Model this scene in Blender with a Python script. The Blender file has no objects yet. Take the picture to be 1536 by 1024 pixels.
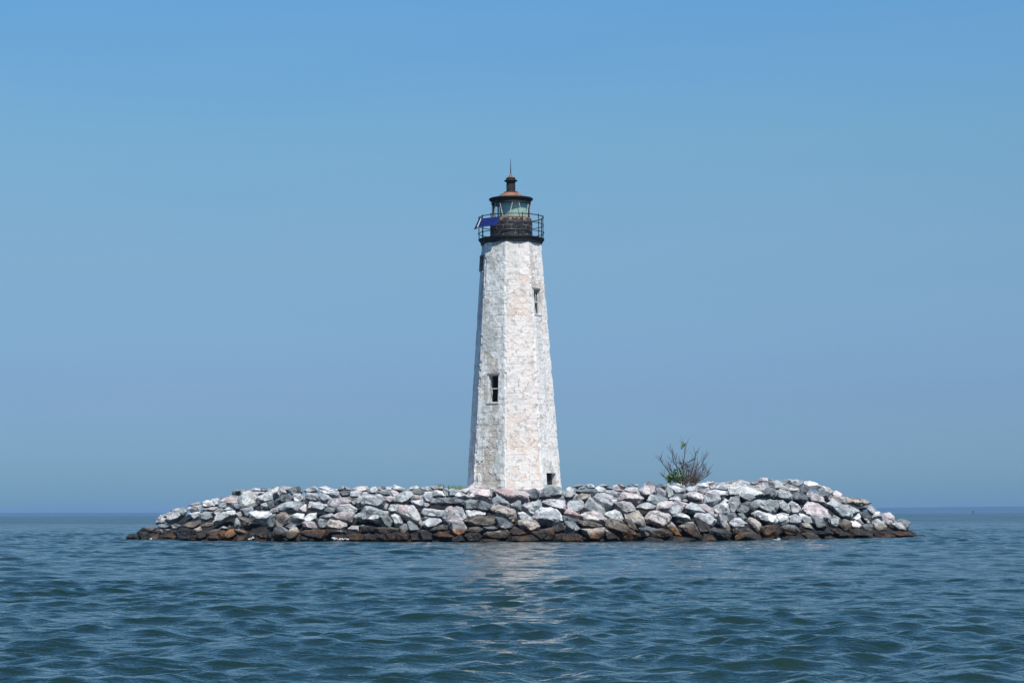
import bpy, bmesh, math, random
import numpy as np
from mathutils import Vector, Matrix, noise as mnoise

R = math.radians
S = bpy.context.scene
COL = S.collection

# ------------------------------------------------------------------ camera
CAM_H = 1.27
FPX = 1536 * 70.0 / 36.0
PITCH = math.atan(257.6 / FPX)
ROLL = R(-0.167)
cam_data = bpy.data.cameras.new("camera")
cam_data.lens = 70.0
cam_data.sensor_width = 36.0
cam_data.clip_start = 0.1
cam_data.clip_end = 60000.0
cam = bpy.data.objects.new("camera", cam_data)
COL.objects.link(cam)
CAM_ROT = Matrix.Rotation(R(90) + PITCH, 3, 'X') @ Matrix.Rotation(ROLL, 3, 'Z')
cam.matrix_world = Matrix.Translation((0, 0, CAM_H)) @ CAM_ROT.to_4x4()
S.camera = cam

# ------------------------------------------------------------------ sun, sky, exposure
SUN_EL, SUN_AZ = R(52), R(20)      # azimuth measured from straight behind the camera towards its right
sun_dir = Vector((math.sin(SUN_AZ) * math.cos(SUN_EL), -math.cos(SUN_AZ) * math.cos(SUN_EL), math.sin(SUN_EL)))
sd = bpy.data.lights.new("sun", 'SUN')
sd.energy = 4.8
sd.angle = R(0.53)
sd.color = (1.0, 0.955, 0.89)
sun = bpy.data.objects.new("sun", sd)
COL.objects.link(sun)
sun.rotation_euler = sun_dir.to_track_quat('Z', 'Y').to_euler()
sun.location = (30, -60, 90)

W = bpy.data.worlds.new("World")
S.world = W
W.use_nodes = True
wn, wl = W.node_tree.nodes, W.node_tree.links
wn.clear()
wo = wn.new("ShaderNodeOutputWorld")
bg = wn.new("ShaderNodeBackground")
sky = wn.new("ShaderNodeTexSky")
sky.sky_type = 'NISHITA'
sky.sun_disc = False
sky.sun_elevation = SUN_EL
sky.sun_rotation = R(180) - SUN_AZ
sky.altitude = 0
sky.air_density = 1.0
sky.dust_density = 0.35
sky.ozone_density = 3.0
tint = wn.new("ShaderNodeMix")
tint.data_type = 'RGBA'
tint.blend_type = 'MULTIPLY'
tint.inputs[0].default_value = 1.0
# clear air over the bay: the sky deepens towards a dusky blue at the horizon
tc = wn.new("ShaderNodeTexCoord")
sx_ = wn.new("ShaderNodeSeparateXYZ")
wl.new(tc.outputs["Generated"], sx_.inputs[0])
rmp = wn.new("ShaderNodeValToRGB")
rmp.color_ramp.interpolation = 'EASE' if False else 'LINEAR'
STOPS = [(0.0, (0.265, 0.500, 0.86)), (0.010, (0.265, 0.500, 0.88)), (0.057, (0.384, 0.532, 0.82)), (0.123, (0.60, 0.764, 0.87)), (0.188, (0.72, 1.0, 1.035)), (0.251, (0.69, 1.14, 1.30)), (0.36, (0.58, 1.12, 1.48)), (0.6, (0.54, 1.05, 1.45)), (0.9, (0.42, 0.78, 1.0))]
el = rmp.color_ramp.elements
while len(el) < len(STOPS): el.new(0.5)
for e, (p_, c_) in zip(el, STOPS):
    e.position = p_
for e, (p_, c_) in zip(el, STOPS):
    e.color = tuple(v / 1.4 for v in c_) + (1,)
wl.new(sx_.outputs[2], rmp.inputs[0])
wl.new(rmp.outputs[0], tint.inputs[7])
wl.new(sky.outputs[0], tint.inputs[6])
# the faintest uneven veil of high haze
mp_ = wn.new("ShaderNodeMapping")
wl.new(tc.outputs["Generated"], mp_.inputs[0])
mp_.inputs[3].default_value = (1.0, 1.0, 5.0)
vn_ = wn.new("ShaderNodeTexNoise")
wl.new(mp_.outputs[0], vn_.inputs["Vector"])
vn_.inputs["Scale"].default_value = 5.0
vn_.inputs["Detail"].default_value = 5.0
vr_ = wn.new("ShaderNodeMapRange")
wl.new(vn_.outputs[0], vr_.inputs[0])
vr_.inputs[1].default_value = 0.35; vr_.inputs[2].default_value = 0.75
vr_.inputs[3].default_value = 0.0; vr_.inputs[4].default_value = 0.07
veil = wn.new("ShaderNodeMix")
veil.data_type = 'RGBA'
wl.new(vr_.outputs[0], veil.inputs[0])
wl.new(tint.outputs[2], veil.inputs[6])
veil.inputs[7].default_value = (2.6, 3.5, 5.0, 1)
wl.new(veil.outputs[2], bg.inputs[0])
bg.inputs[1].default_value = 0.135
wl.new(bg.outputs[0], wo.inputs[0])
S.view_settings.view_transform = 'Standard'
S.view_settings.look = 'None'
S.view_settings.exposure = 0.0
S.view_settings.gamma = 1.0
S.view_settings.use_curve_mapping = False
S.cycles.max_bounces = 8
S.cycles.volume_bounces = 1
S.cycles.use_denoising = True

# ------------------------------------------------------------------ helpers
CAM_POS = Vector((0, 0, CAM_H))


def ray(px, py):
    return CAM_ROT @ Vector(((px - 768.0) / FPX, -(py - 512.0) / FPX, -1.0))


def at(px, py, y):
    d = ray(px, py)
    return CAM_POS + d * (y / d.y)


def tag(o, label=None, cat=None, group=None, kind=None):
    if label: o["label"] = label
    if cat: o["category"] = cat
    if group: o["group"] = group
    if kind: o["kind"] = kind
    return o


def link_mesh(name, me, mat=None, parent=None):
    o = bpy.data.objects.new(name, me)
    COL.objects.link(o)
    if mat: me.materials.append(mat)
    if parent: o.parent = parent
    return o


def obj(name, bm, mat=None, parent=None, smooth=False):
    me = bpy.data.meshes.new(name)
    bmesh.ops.recalc_face_normals(bm, faces=bm.faces)
    bm.to_mesh(me)
    bm.free()
    if smooth:
        for p in me.polygons: p.use_smooth = True
    return link_mesh(name, me, mat, parent)


def empty(name, loc, parent=None):
    o = bpy.data.objects.new(name, None)
    COL.objects.link(o)
    o.location = loc
    o.empty_display_size = 0.3
    if parent: o.parent = parent
    return o


def add_box(bm, lo, hi, M=None):
    vs = [Vector((x, y, z)) for x in (lo[0], hi[0]) for y in (lo[1], hi[1]) for z in (lo[2], hi[2])]
    if M is not None: vs = [M @ v for v in vs]
    b = [bm.verts.new(v) for v in vs]
    for f in ((0, 1, 3, 2), (4, 6, 7, 5), (0, 4, 5, 1), (2, 3, 7, 6), (0, 2, 6, 4), (1, 5, 7, 3)):
        bm.faces.new([b[i] for i in f])


def add_tube(bm, pts, radii, n=6):
    pts = [Vector(p) for p in pts]
    if not isinstance(radii, (list, tuple)): radii = [radii] * len(pts)
    rings = []
    closed = (pts[0] - pts[-1]).length < 1e-6
    cnt = len(pts) - 1 if closed else len(pts)
    for i in range(cnt):
        if closed:
            t = (pts[(i + 1) % cnt] - pts[(i - 1) % cnt]).normalized()
        else:
            t = (pts[min(i + 1, cnt - 1)] - pts[max(i - 1, 0)]).normalized()
        up = Vector((0, 0, 1)) if abs(t.z) < 0.9 else Vector((1, 0, 0))
        a = t.cross(up).normalized()
        b = a.cross(t).normalized()
        rings.append([bm.verts.new(pts[i] + (a * math.cos(2 * math.pi * k / n) + b * math.sin(2 * math.pi * k / n)) * radii[i]) for k in range(n)])
    m = cnt if closed else cnt - 1
    for i in range(m):
        r0, r1 = rings[i], rings[(i + 1) % cnt]
        for k in range(n):
            bm.faces.new((r0[k], r0[(k + 1) % n], r1[(k + 1) % n], r1[k]))
    if not closed:
        bm.faces.new(rings[0][::-1])
        bm.faces.new(rings[-1])


def add_lathe(bm, prof, n, a0=0.0):
    """prof: (radius, z) from bottom to top; angle 0 faces the camera (-y)."""
    rings = []
    for r, z in prof:
        if r < 1e-4:
            rings.append([bm.verts.new((0, 0, z))])
        else:
            rings.append([bm.verts.new((r * math.sin(a0 + 2 * math.pi * k / n), -r * math.cos(a0 + 2 * math.pi * k / n), z)) for k in range(n)])
    for r0, r1 in zip(rings, rings[1:]):
        for k in range(n):
            k2 = (k + 1) % n
            if len(r0) == 1 and len(r1) == 1: continue
            if len(r0) == 1: bm.faces.new((r0[0], r1[k2], r1[k]))
            elif len(r1) == 1: bm.faces.new((r0[k], r0[k2], r1[0]))
            else: bm.faces.new((r0[k], r0[k2], r1[k2], r1[k]))


def pol(a_deg, r, z):
    return Vector((r * math.sin(R(a_deg)), -r * math.cos(R(a_deg)), z))


# numpy value noise ---------------------------------------------------------
def vnoise(x, y, seed=0):
    rng = np.random.RandomState(seed)
    T = rng.rand(256, 256)
    xi, yi = np.floor(x).astype(int), np.floor(y).astype(int)
    fx, fy = x - xi, y - yi
    fx, fy = fx * fx * (3 - 2 * fx), fy * fy * (3 - 2 * fy)
    a, b = T[xi % 256, yi % 256], T[(xi + 1) % 256, yi % 256]
    c, d = T[xi % 256, (yi + 1) % 256], T[(xi + 1) % 256, (yi + 1) % 256]
    return (a * (1 - fx) + b * fx) * (1 - fy) + (c * (1 - fx) + d * fx) * fy


def fbm(x, y, seed=0, octv=4):
    s, a, t = 0, 1.0, 0
    for i in range(octv):
        s = s + a * vnoise(x * 2 ** i + 17.3 * i, y * 2 ** i + 5.1 * i, seed + i)
        t += a
        a *= 0.55
    return s / t


def smooth(x, a, b):
    t = np.clip((x - a) / (b - a), 0, 1)
    return t * t * (3 - 2 * t)


# node helpers ---------------------------------------------------------------
class NT:
    def __init__(self, name):
        self.m = bpy.data.materials.new(name)
        self.m.use_nodes = True
        self.n, self.l = self.m.node_tree.nodes, self.m.node_tree.links
        self.n.clear()
        self.out = self.n.new("ShaderNodeOutputMaterial")

    def new(self, t, **kw):
        nd = self.n.new(t)
        for k, v in kw.items(): setattr(nd, k, v)
        return nd

    def put(self, sock, v):
        if isinstance(v, bpy.types.NodeSocket): self.l.new(v, sock)
        elif isinstance(v, tuple) and len(v) == 3 and sock.type == 'RGBA': sock.default_value = (*v, 1)
        else: sock.default_value = v

    def math(self, op, a, b=0.0, clamp=False):
        nd = self.new("ShaderNodeMath", operation=op, use_clamp=clamp)
        self.put(nd.inputs[0], a); self.put(nd.inputs[1], b)
        return nd.outputs[0]

    def mix(self, f, a, b, mode='MIX'):
        nd = self.new("ShaderNodeMix", data_type='RGBA', blend_type=mode)
        self.put(nd.inputs[0], f); self.put(nd.inputs[6], a); self.put(nd.inputs[7], b)
        return nd.outputs[2]

    def ramp(self, v, a, b):
        nd = self.new("ShaderNodeMapRange", interpolation_type='SMOOTHSTEP')
        self.put(nd.inputs[0], v)
        nd.inputs[1].default_value = a; nd.inputs[2].default_value = b
        return nd.outputs[0]

    def noise(self, vec, scale, detail=4, rough=0.6, dist=0.0):
        nd = self.new("ShaderNodeTexNoise")
        if vec is not None: self.l.new(vec, nd.inputs["Vector"])
        nd.inputs["Scale"].default_value = scale; nd.inputs["Detail"].default_value = detail
        nd.inputs["Roughness"].default_value = rough; nd.inputs["Distortion"].default_value = dist
        return nd.outputs[0]

    def bump(self, h, strength, dist, normal=None):
        nd = self.new("ShaderNodeBump")
        self.put(nd.inputs["Height"], h)
        nd.inputs["Strength"].default_value = strength; nd.inputs["Distance"].default_value = dist
        if normal is not None: self.l.new(normal, nd.inputs["Normal"])
        return nd.outputs[0]

    def bsdf(self, color, rough=0.8, normal=None, **kw):
        p = self.new("ShaderNodeBsdfPrincipled")
        self.put(p.inputs["Base Color"], color); self.put(p.inputs["Roughness"], rough)
        if normal is not None: self.l.new(normal, p.inputs["Normal"])
        for k, v in kw.items(): self.put(p.inputs[k], v)
        self.l.new(p.outputs[0], self.out.inputs[0])
        return p

    def pos(self): return self.new("ShaderNodeNewGeometry").outputs["Position"]
    def objc(self): return self.new("ShaderNodeTexCoord").outputs["Object"]


def sepxyz(t, v):
    nd = t.new("ShaderNodeSeparateXYZ")
    t.l.new(v, nd.inputs[0])
    return nd.outputs


def mat_plain(name, col, rough=0.7, var=0.35, scale=6.0, **kw):
    t = NT(name)
    o = t.objc()
    n = t.noise(o, scale, 5, 0.65)
    dark = tuple(c * (1 - var) for c in col)
    lite = tuple(min(1, c * (1 + var)) for c in col)
    t.bsdf(t.mix(t.ramp(n, 0.3, 0.7), dark, lite), rough, t.bump(n, 0.25, 0.02), **kw)
    return t.m


def mat_flaked(name, base, flecks, rough=0.6, scale=7.0, thr=(0.56, 0.64), extra=None):
    """paint with flaked-off spots of other colours"""
    t = NT(name)
    o = t.objc()
    c = t.mix(t.ramp(t.noise(o, 2.5, 5, 0.7), 0.35, 0.7), base, tuple(x * 1.9 for x in base))
    c = t.mix(t.ramp(t.noise(o, scale, 6, 0.75), *thr), c, flecks)
    if extra is not None:
        mp = t.new("ShaderNodeMapping"); t.l.new(o, mp.inputs[0]); mp.inputs[1].default_value = (3.1, 7.7, 1.9)
        c = t.mix(t.ramp(t.noise(mp.outputs[0], scale * 0.6, 5, 0.7), 0.58, 0.66), c, extra)
    t.bsdf(c, rough, t.bump(t.noise(o, scale * 2, 5, 0.7), 0.4, 0.03))
    return t.m

ROCKS = """
@ 180 725 10.24
K 95,870 110,810 230,765 300,800 320,860
K 250,760 310,690 370,670 420,720 320,740
B 290,730 430,740 460,850 330,865 280,800
D 370,680 520,640 580,670 480,740 380,720
T 450,850 470,780 590,770 600,830 540,865
P 600,590 630,520 700,530 680,600 620,605
G 540,600 560,560 620,480 680,500 600,600
G 640,500 700,450 780,440 740,510 680,530
G 690,550 760,480 860,390 980,380 1030,420 1000,480 880,540 780,570
W 780,400 840,395 850,440 790,455
D 590,640 640,615 740,650 700,690 600,690
D 780,640 850,605 940,640 900,690 800,690
K 500,740 580,690 760,700 740,760 620,770
K 600,800 700,740 860,760 880,860 620,865
K 830,750 960,680 1130,700 1150,780 1000,800 870,800
B 960,640 1040,600 1230,560 1240,620 1130,680 980,670
T 1130,700 1230,660 1260,720 1180,750
D 1050,330 1120,300 1230,275 1230,310 1110,345
W 1030,390 1080,345 1250,330 1230,380 1110,400
D 1060,400 1100,375 1190,380 1180,460 1100,450
W 1030,450 1100,470 1230,430 1220,500 1160,550 1110,500
W 1190,370 1260,350 1260,440 1220,450
W 1260,290 1330,255 1430,260 1450,340 1360,360 1270,345
W 1400,240 1480,215 1530,235 1510,330 1440,330
P 1240,390 1340,375 1440,380 1440,410 1330,420
G 1230,470 1310,425 1440,430 1430,520 1330,560 1240,540
B 1230,650 1330,600 1430,600 1420,650 1260,660
B 1180,760 1310,735 1330,820 1200,850 1160,820
K 1080,800 1160,790 1180,860 1080,870
D 1310,750 1440,700 1536,690 1530,760 1500,850 1370,850
K 880,800 1060,790 1080,860 900,868
@ 310 715 10.24
B 190,850 270,820 300,860 260,960 200,960
T 270,860 340,815 400,808 480,860 430,920 320,955 260,930
B 420,800 480,785 640,830 600,900 500,900 470,840
K 0,960 20,900 150,880 180,950 100,985
D 200,790 260,760 390,790 300,815
G 320,780 345,730 395,780
W 105,695 150,600 270,540 430,510 450,570 330,620 230,680
W 90,540 230,465 270,500 260,540 150,600
G 270,500 340,460 410,495 400,520 290,530
P 0,500 60,460 160,460 180,480 90,515
G 440,560 520,530 545,580 530,610 460,600
G 510,490 700,460 715,510 690,540 640,620 570,600 530,520
W 640,540 760,525 900,545 980,530 990,570 930,620 900,710 800,680 720,620 700,640
G 430,720 450,640 500,620 560,640 540,780 440,790
B 480,620 600,620 725,640 720,670 660,680 650,770 560,760 550,680
D 930,680 980,580 1060,570 1040,740 1010,780 920,770
B 1040,740 1070,580 1200,545 1280,610 1260,700 1200,760 1100,780
P 961,530 1000,490 1100,460 1110,540 1020,560
G 1095,470 1180,410 1320,380 1500,390 1400,490 1430,530 1280,530 1140,510
P 1405,490 1500,420 1530,430 1535,540 1440,535
W 780,310 920,240 1000,250 1010,340 860,375 790,350
W 920,240 1020,180 1110,150 1120,290 1020,330
P 1115,160 1180,145 1300,160 1230,250 1210,280 1130,280
D 1230,200 1340,165 1420,150 1490,220 1460,260 1330,280 1280,250
W 1310,310 1350,260 1440,255 1490,310 1480,360 1400,380 1330,370
D 1080,350 1130,290 1230,265 1300,300 1310,370 1230,400 1110,400
G 830,420 930,390 990,420 940,490 850,500
D 920,380 1020,350 1040,450 980,500 940,460
W 520,370 560,250 700,240 770,330 770,380 650,430 590,460 520,440
G 180,460 230,390 300,400 300,470
P 210,370 300,320 450,300 520,330 520,400 400,400 290,400
G 370,420 450,390 545,440 540,480 440,510
D 390,260 400,220 520,220 530,260 450,290
W 420,210 480,190 600,185 590,230 520,225
W 540,240 640,215 800,240 900,240 780,270 740,300 700,260
P 650,210 740,165 820,180 820,225 720,225
D 825,210 840,175 900,165 930,200 900,225
G 920,200 1000,165 1060,165 1000,210
D 590,440 760,390 780,430 740,480 620,470
G 240,310 340,300 300,330 220,350
W 340,285 440,270 430,305 340,305
D 710,270 800,260 770,320 730,310
B 760,890 830,845 960,840 970,900 900,940 800,930
D 1000,880 1060,780 1150,770 1240,820 1200,900 1120,960 1030,960
T 1230,840 1300,780 1380,775 1430,850 1380,930 1270,960 1220,920
D 1210,760 1300,700 1390,720 1350,770 1260,790
W 1280,590 1390,565 1500,565 1490,650 1450,690 1320,670
K 620,950 640,840 760,860 740,950
K 480,900 620,890 600,970 460,980
K 960,830 1010,850 990,970 900,980
@ 440 715 10.24
W 165,640 240,570 350,555 340,640 270,670 180,670
G 165,200 230,150 330,140 380,170 370,220 290,230 190,240
G 180,290 200,240 290,260 400,250 410,330 390,360 260,365 190,330
W 400,160 480,135 580,160 670,190 650,215 520,190 420,180
W 410,200 470,180 600,200 690,260 700,320 580,300 470,260
W 390,270 450,250 560,300 600,330 540,400 520,350 410,330
P 540,400 570,340 700,320 830,330 880,370 850,410 720,430 640,480 540,460
W 660,480 710,430 870,410 980,490 950,570 840,540 760,540 690,540
P 620,590 740,540 900,540 940,600 920,700 830,670 760,650 640,620
W 210,470 260,380 400,380 520,430 500,480 440,520 360,510 230,480
D 480,500 530,460 650,490 640,540 560,545 480,530
G 400,610 460,575 590,560 620,600 560,650 460,660
D 340,640 400,640 520,670 510,780 400,790 370,720
P 130,700 200,680 310,685 380,790 290,800 160,760
T 520,730 560,665 700,680 810,720 820,760 760,800 640,790 520,770
P 840,790 900,750 1020,745 1010,840 930,830
K 1020,760 1080,740 1250,770 1290,800 1260,850 1030,850
B 1260,780 1400,770 1520,790 1510,860 1400,880 1280,850
G 940,610 1050,520 1120,455 1200,460 1450,530 1430,600 1320,650 1140,640 1000,660
W 1150,640 1230,580 1320,590 1390,720 1240,670
D 1320,590 1430,580 1530,670 1500,760 1400,740 1380,680
W 960,380 1010,300 1080,290 1060,380 1020,440 970,420
W 1065,410 1100,300 1200,270 1330,280 1420,350 1380,430 1330,470 1250,410 1150,430
D 890,380 970,330 960,400 930,420
G 860,290 960,250 1060,260 1020,300 900,310
W 870,240 960,200 1050,220 1040,260 880,290
G 680,190 740,140 800,160 840,210 720,230
D 780,150 870,165 880,200 800,190
D 700,240 780,200 880,220 870,280 730,290
P 900,190 1000,140 1130,145 1160,200 1050,220 950,210
W 1150,180 1260,150 1300,200 1250,250 1140,240
W 1280,170 1350,140 1400,150 1390,200 1300,200
G 1250,230 1370,200 1480,220 1480,280 1380,270
T 1390,460 1420,400 1460,420 1440,500 1400,490
B 100,850 270,810 480,810 490,870 460,940 250,920 160,900
K 500,800 640,800 820,800 820,860 700,880 540,860
B 830,900 930,860 1090,890 1110,960 950,970 850,960
T 1090,900 1160,860 1240,900 1290,970 1180,975 1080,965
K 110,900 240,910 240,970 110,970
K 600,890 760,880 830,960 600,970
K 1260,870 1400,880 1420,970 1300,980 1250,930
K 1420,870 1536,870 1536,975 1430,980
@ 570 715 10.24
W 70,160 120,140 200,150 190,200 80,210
W 200,180 205,115 290,145 400,180 360,230 250,220
P 160,220 200,200 290,240 280,290 220,300 170,270
P 80,300 220,300 240,340 140,390 90,360
G 160,380 260,290 380,215 470,230 510,280 400,370 300,400
G 380,190 440,180 450,215 400,215
W 440,190 480,150 560,135 600,170 480,220
D 470,230 540,180 630,190 690,240 640,270 540,260
W 600,160 680,150 690,195 650,210
G 665,200 690,145 740,135 840,200 760,225
P 770,145 880,135 900,180 830,190
D 880,170 960,140 970,190 900,210
W 660,290 700,230 800,230 800,330 760,400 680,370
T 500,340 520,270 600,280 620,330 560,350
W 475,370 560,350 660,330 680,440 620,450 500,400
G 660,390 740,400 770,430 720,470 670,460
W 800,210 860,205 950,220 1000,290 920,310 810,300
D 800,330 1100,320 1180,340 1290,360 1290,430 1150,440 950,430 800,390
G 960,180 1040,170 1060,290 1010,290
G 1040,200 1110,175 1190,220 1180,290 1060,290
W 1160,290 1190,230 1260,240 1390,310 1370,340 1200,330
P 1230,190 1340,165 1380,200 1340,250 1240,210
D 1300,370 1340,350 1500,355 1500,490 1310,490
G 130,480 160,425 280,420 270,540 200,560 140,530
X 275,540 290,425 510,440 570,530 650,620 640,770 540,720 430,650 320,580
W 170,590 230,560 300,600 290,680 350,720 240,760 190,650
G 640,550 680,480 860,500 970,510 980,610 860,610 690,590
G 660,640 690,610 790,630 700,680
W 660,690 760,640 900,640 935,690 850,750 720,780 670,740
X 970,560 1040,460 1160,450 1260,480 1320,630 1290,680 1180,660 1040,670 1000,700 970,640
P 1060,670 1170,660 1280,690 1340,810 1280,880 1190,910 1090,860
D 760,820 850,770 960,730 1030,750 1030,800 850,840
D 300,770 370,710 420,730 440,800 400,850 310,860
D 420,700 450,680 560,740 600,800 550,870 440,860
B 60,790 150,770 290,790 280,840 130,860
K 0,770 60,790 80,870 0,880
K 100,900 250,850 420,870 450,970 200,985 90,970
K 580,830 700,810 800,860 800,970 620,980
B 810,880 920,830 1000,850 1140,910 1050,960 900,970
K 1120,930 1250,900 1300,970 1200,990 1100,985
K 450,870 580,840 620,970 480,980
@ 700 715 10.24
P 10,190 100,110 240,150 340,160 300,200 180,220 60,240
P 50,310 100,240 200,205 340,200 370,290 340,350 200,340
G 370,190 410,190 450,280 400,310 370,280
X 420,200 560,190 780,210 900,215 960,280 950,360 880,390 760,340 680,360 560,300
G 400,340 470,300 580,350 660,400 650,470 540,430 420,430
G 680,420 780,360 830,370 845,520 760,490 690,450
D 170,480 220,360 330,390 420,430 370,510 260,520
T 380,490 460,430 600,460 720,500 770,600 680,700 610,640 560,560 420,540
D 920,220 1040,180 1120,240 1080,340 980,340
G 1110,310 1170,220 1230,140 1320,130 1420,160 1480,260 1340,300 1250,280
W 860,440 960,390 1130,350 1165,460 1060,520 1060,580 960,560 900,500
W 1160,390 1200,350 1340,340 1500,350 1525,440 1510,500 1350,450 1200,430
W 1030,620 1080,520 1150,480 1330,490 1420,560 1480,660 1440,700 1280,700 1150,700 1050,660
W 800,560 860,540 1000,620 1010,660 900,670 810,620
T 800,680 880,650 1050,660 1130,760 1100,810 980,850 900,800 810,740
W 0,520 100,510 280,545 270,580 120,580 60,610 0,610
B -30,670 80,600 180,575 400,610 480,700 430,750 250,750 100,740
D 450,620 560,620 700,720 700,780 560,800 480,730
D 250,760 420,750 480,790 380,830 270,830
T 260,880 330,840 600,820 660,870 630,940 500,950 300,930
B 660,850 740,770 820,800 920,860 860,900 690,890
B 1010,850 1130,810 1320,780 1330,900 1300,975 1140,960 1060,900
K 690,910 850,890 1000,890 1090,970 800,985 680,975
K 1330,750 1480,720 1510,800 1430,870 1340,850
K 1340,880 1520,860 1530,975 1340,985
K 230,940 330,955 500,960 480,990 240,990
D -40,900 50,850 170,850 230,910 200,980 0,990
B 10,830 60,780 180,765 250,800 220,850 60,850
@ 830 715 10.24
T 120,720 150,705 190,760 160,790
W 160,260 190,180 250,155 340,170 330,270 290,320 180,330
D 290,150 350,120 430,105 450,130 360,170
W 370,165 430,125 490,130 480,175 370,185
W 490,120 580,105 630,130 640,170 520,170
D 340,220 400,185 540,190 640,195 700,220 600,290 500,240 360,250
W 640,170 700,140 790,180 780,230 700,230
W 700,120 780,105 860,130 800,150
R 770,150 840,135 920,180 900,195 820,180
P 900,140 980,115 1040,180 1080,210 950,200
G 800,230 850,200 1030,240 1000,320 900,280
W 630,300 700,240 800,255 930,290 1000,340 940,420 870,510 800,540 780,490 660,370
G 470,460 570,310 660,370 790,480 790,570 640,520
T 350,300 440,250 560,270 570,310 480,390 450,360 360,340
G 210,440 260,370 400,350 460,390 470,450 420,540 330,520 220,480
R 170,560 220,480 300,510 420,580 470,640 440,665 330,620 190,580
D 160,600 280,620 450,670 360,690 180,670
P 430,580 470,535 620,525 720,560 810,640 820,720 720,700 620,650 480,660
W 780,580 850,530 940,505 1020,540 1080,640 1070,700 960,640 830,620
X 930,390 1060,370 1180,395 1250,480 1260,530 1130,560 1090,540 1020,460
P 1000,350 1060,230 1180,250 1300,260 1390,330 1290,400 1200,390 1050,370
P 1090,200 1160,150 1290,150 1300,240 1210,245
D 1000,110 1060,95 1110,150 1080,190
D 1140,140 1160,95 1200,130
W 1190,110 1250,100 1330,120 1290,150
T 1100,580 1290,520 1370,610 1420,770 1310,790 1220,680 1110,640
B 1090,660 1200,650 1260,760 1290,820 1240,840 1120,760
B 820,660 900,640 1000,690 1180,780 1310,890 1280,970 1100,970 930,870 830,760
B 380,700 480,670 600,675 740,740 720,780 620,770 430,740
T 430,790 600,800 780,780 760,900 680,980 520,970 470,880
T 320,770 360,730 410,790 370,830 320,820
D 180,690 300,685 350,720 280,830 220,820
K 750,860 800,790 900,840 1020,960 800,980
K 80,880 300,850 430,900 450,985 100,990
@ 960 715 10.24
P 0,200 60,120 140,70 210,100 250,240 130,290 20,260
D 220,120 300,105 420,125 400,190 300,170
W 240,170 310,165 390,230 400,290 330,300 270,260
G 410,200 440,150 490,200 520,270 470,310 420,330
W 430,140 520,130 580,180 700,190 680,240 560,250 500,200
W 510,100 600,75 690,100 640,130 530,130
G 690,100 730,65 800,60 870,115 780,130 700,140
G 700,180 760,140 860,130 860,210 760,220 700,230
W 860,120 950,95 1040,90 1050,150 960,160 880,180
P 1000,110 1030,60 1110,55 1150,100 1060,130
G 1050,140 1150,110 1170,170 1090,180
G 880,190 950,180 1010,250 960,260 890,220
W 1170,170 1220,120 1400,110 1420,200 1230,190
W 1010,230 1180,190 1340,230 1350,280 1230,310 1080,260
P 720,270 780,220 860,215 960,270 990,310 960,410 870,370 740,330
G 990,300 1050,260 1190,280 1230,340 1110,480 1020,440 980,410
D 530,270 610,255 720,300 700,330 630,320
W 450,340 480,310 580,285 630,340 620,380 520,380
W 630,350 700,340 740,370 680,390
G 110,360 160,270 300,265 340,320 430,350 330,400 240,440 150,420
P 520,390 580,360 720,410 700,460 660,520 620,440
P 240,510 280,410 370,370 480,370 530,430 440,540 330,530
G 440,530 480,440 560,420 640,460 620,560 500,580
P 90,640 160,530 240,515 350,550 440,560 485,600 440,680 380,780 330,700 200,690
W -60,470 20,410 120,390 150,440 260,450 200,490 60,495
W 490,600 560,570 640,555 750,600 770,650 690,680 590,640
G 690,480 720,420 790,390 900,420 1000,540 960,560 830,540 750,560
P 900,420 990,420 1100,480 1150,610 1080,580 1010,500
W 840,610 870,560 960,570 1050,560 1170,650 1110,770 1050,710 940,680 860,650
W 1110,490 1190,430 1280,390 1340,410 1390,560 1280,580 1150,540
W 1220,410 1300,330 1380,360 1340,400 1240,410
G 1140,570 1200,550 1210,640 1160,620
P 1200,560 1250,570 1330,680 1390,810 1310,810 1220,700
D 1260,590 1350,570 1450,550 1490,600 1370,690 1310,640
T 420,760 480,690 540,750 640,900 560,890 480,830
B 600,760 720,710 820,700 870,760 920,880 980,970 870,970 760,840 640,780
K 840,650 930,680 1070,760 1060,850 920,850 870,740
D 1060,800 1150,770 1300,800 1390,860 1360,970 1180,960 1090,870
D 0,790 80,770 300,790 470,850 480,900 300,930 50,900
K 480,890 640,910 850,950 800,990 450,980
B 60,965 150,920 340,960 350,995 80,995
K 940,970 980,870 1100,880 1180,970 950,990
@ 1090 712 10.24
W 40,740 120,660 220,660 310,740 280,790 100,800
T 150,940 220,880 380,860 450,910 470,1000 300,1000 140,1000
W 0,150 200,130 360,170 550,280 500,305 340,270 180,250 0,290
W 0,130 100,85 240,85 350,120 340,150 200,150 90,150
G 340,95 460,90 500,130 420,150 350,130
P 440,100 530,40 620,50 630,90 520,105
P 540,110 610,115 620,200 580,240 540,220
G 620,75 700,60 720,95 640,110
G 650,180 650,100 800,90 900,180 960,240 850,230 700,200
D 830,90 920,65 960,90 900,150 830,130
G 940,70 1090,60 1170,85 1180,130 1110,170 980,170
P 960,200 1050,180 1120,220 1010,270 970,250
D 450,340 560,270 620,200 730,200 770,300 720,365 560,360
G 750,250 850,230 960,260 1010,320 1000,370 870,370 760,340
G 190,320 230,270 370,290 440,350 370,415 260,370
G 10,450 60,350 190,320 200,440 130,520 100,580 40,560
D 200,430 440,400 480,490 330,610 230,580 150,560
G 430,420 480,390 780,380 790,490 750,570 690,580 600,530 490,480
G 780,400 860,385 950,440 990,540 950,590 870,560 780,480
W 950,440 1000,410 1090,450 1150,540 1090,590 980,590
D 1010,320 1080,250 1160,270 1230,330 1250,400 1190,460 1110,440 1040,370
D 1120,200 1200,170 1260,210 1220,270 1140,260
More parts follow.
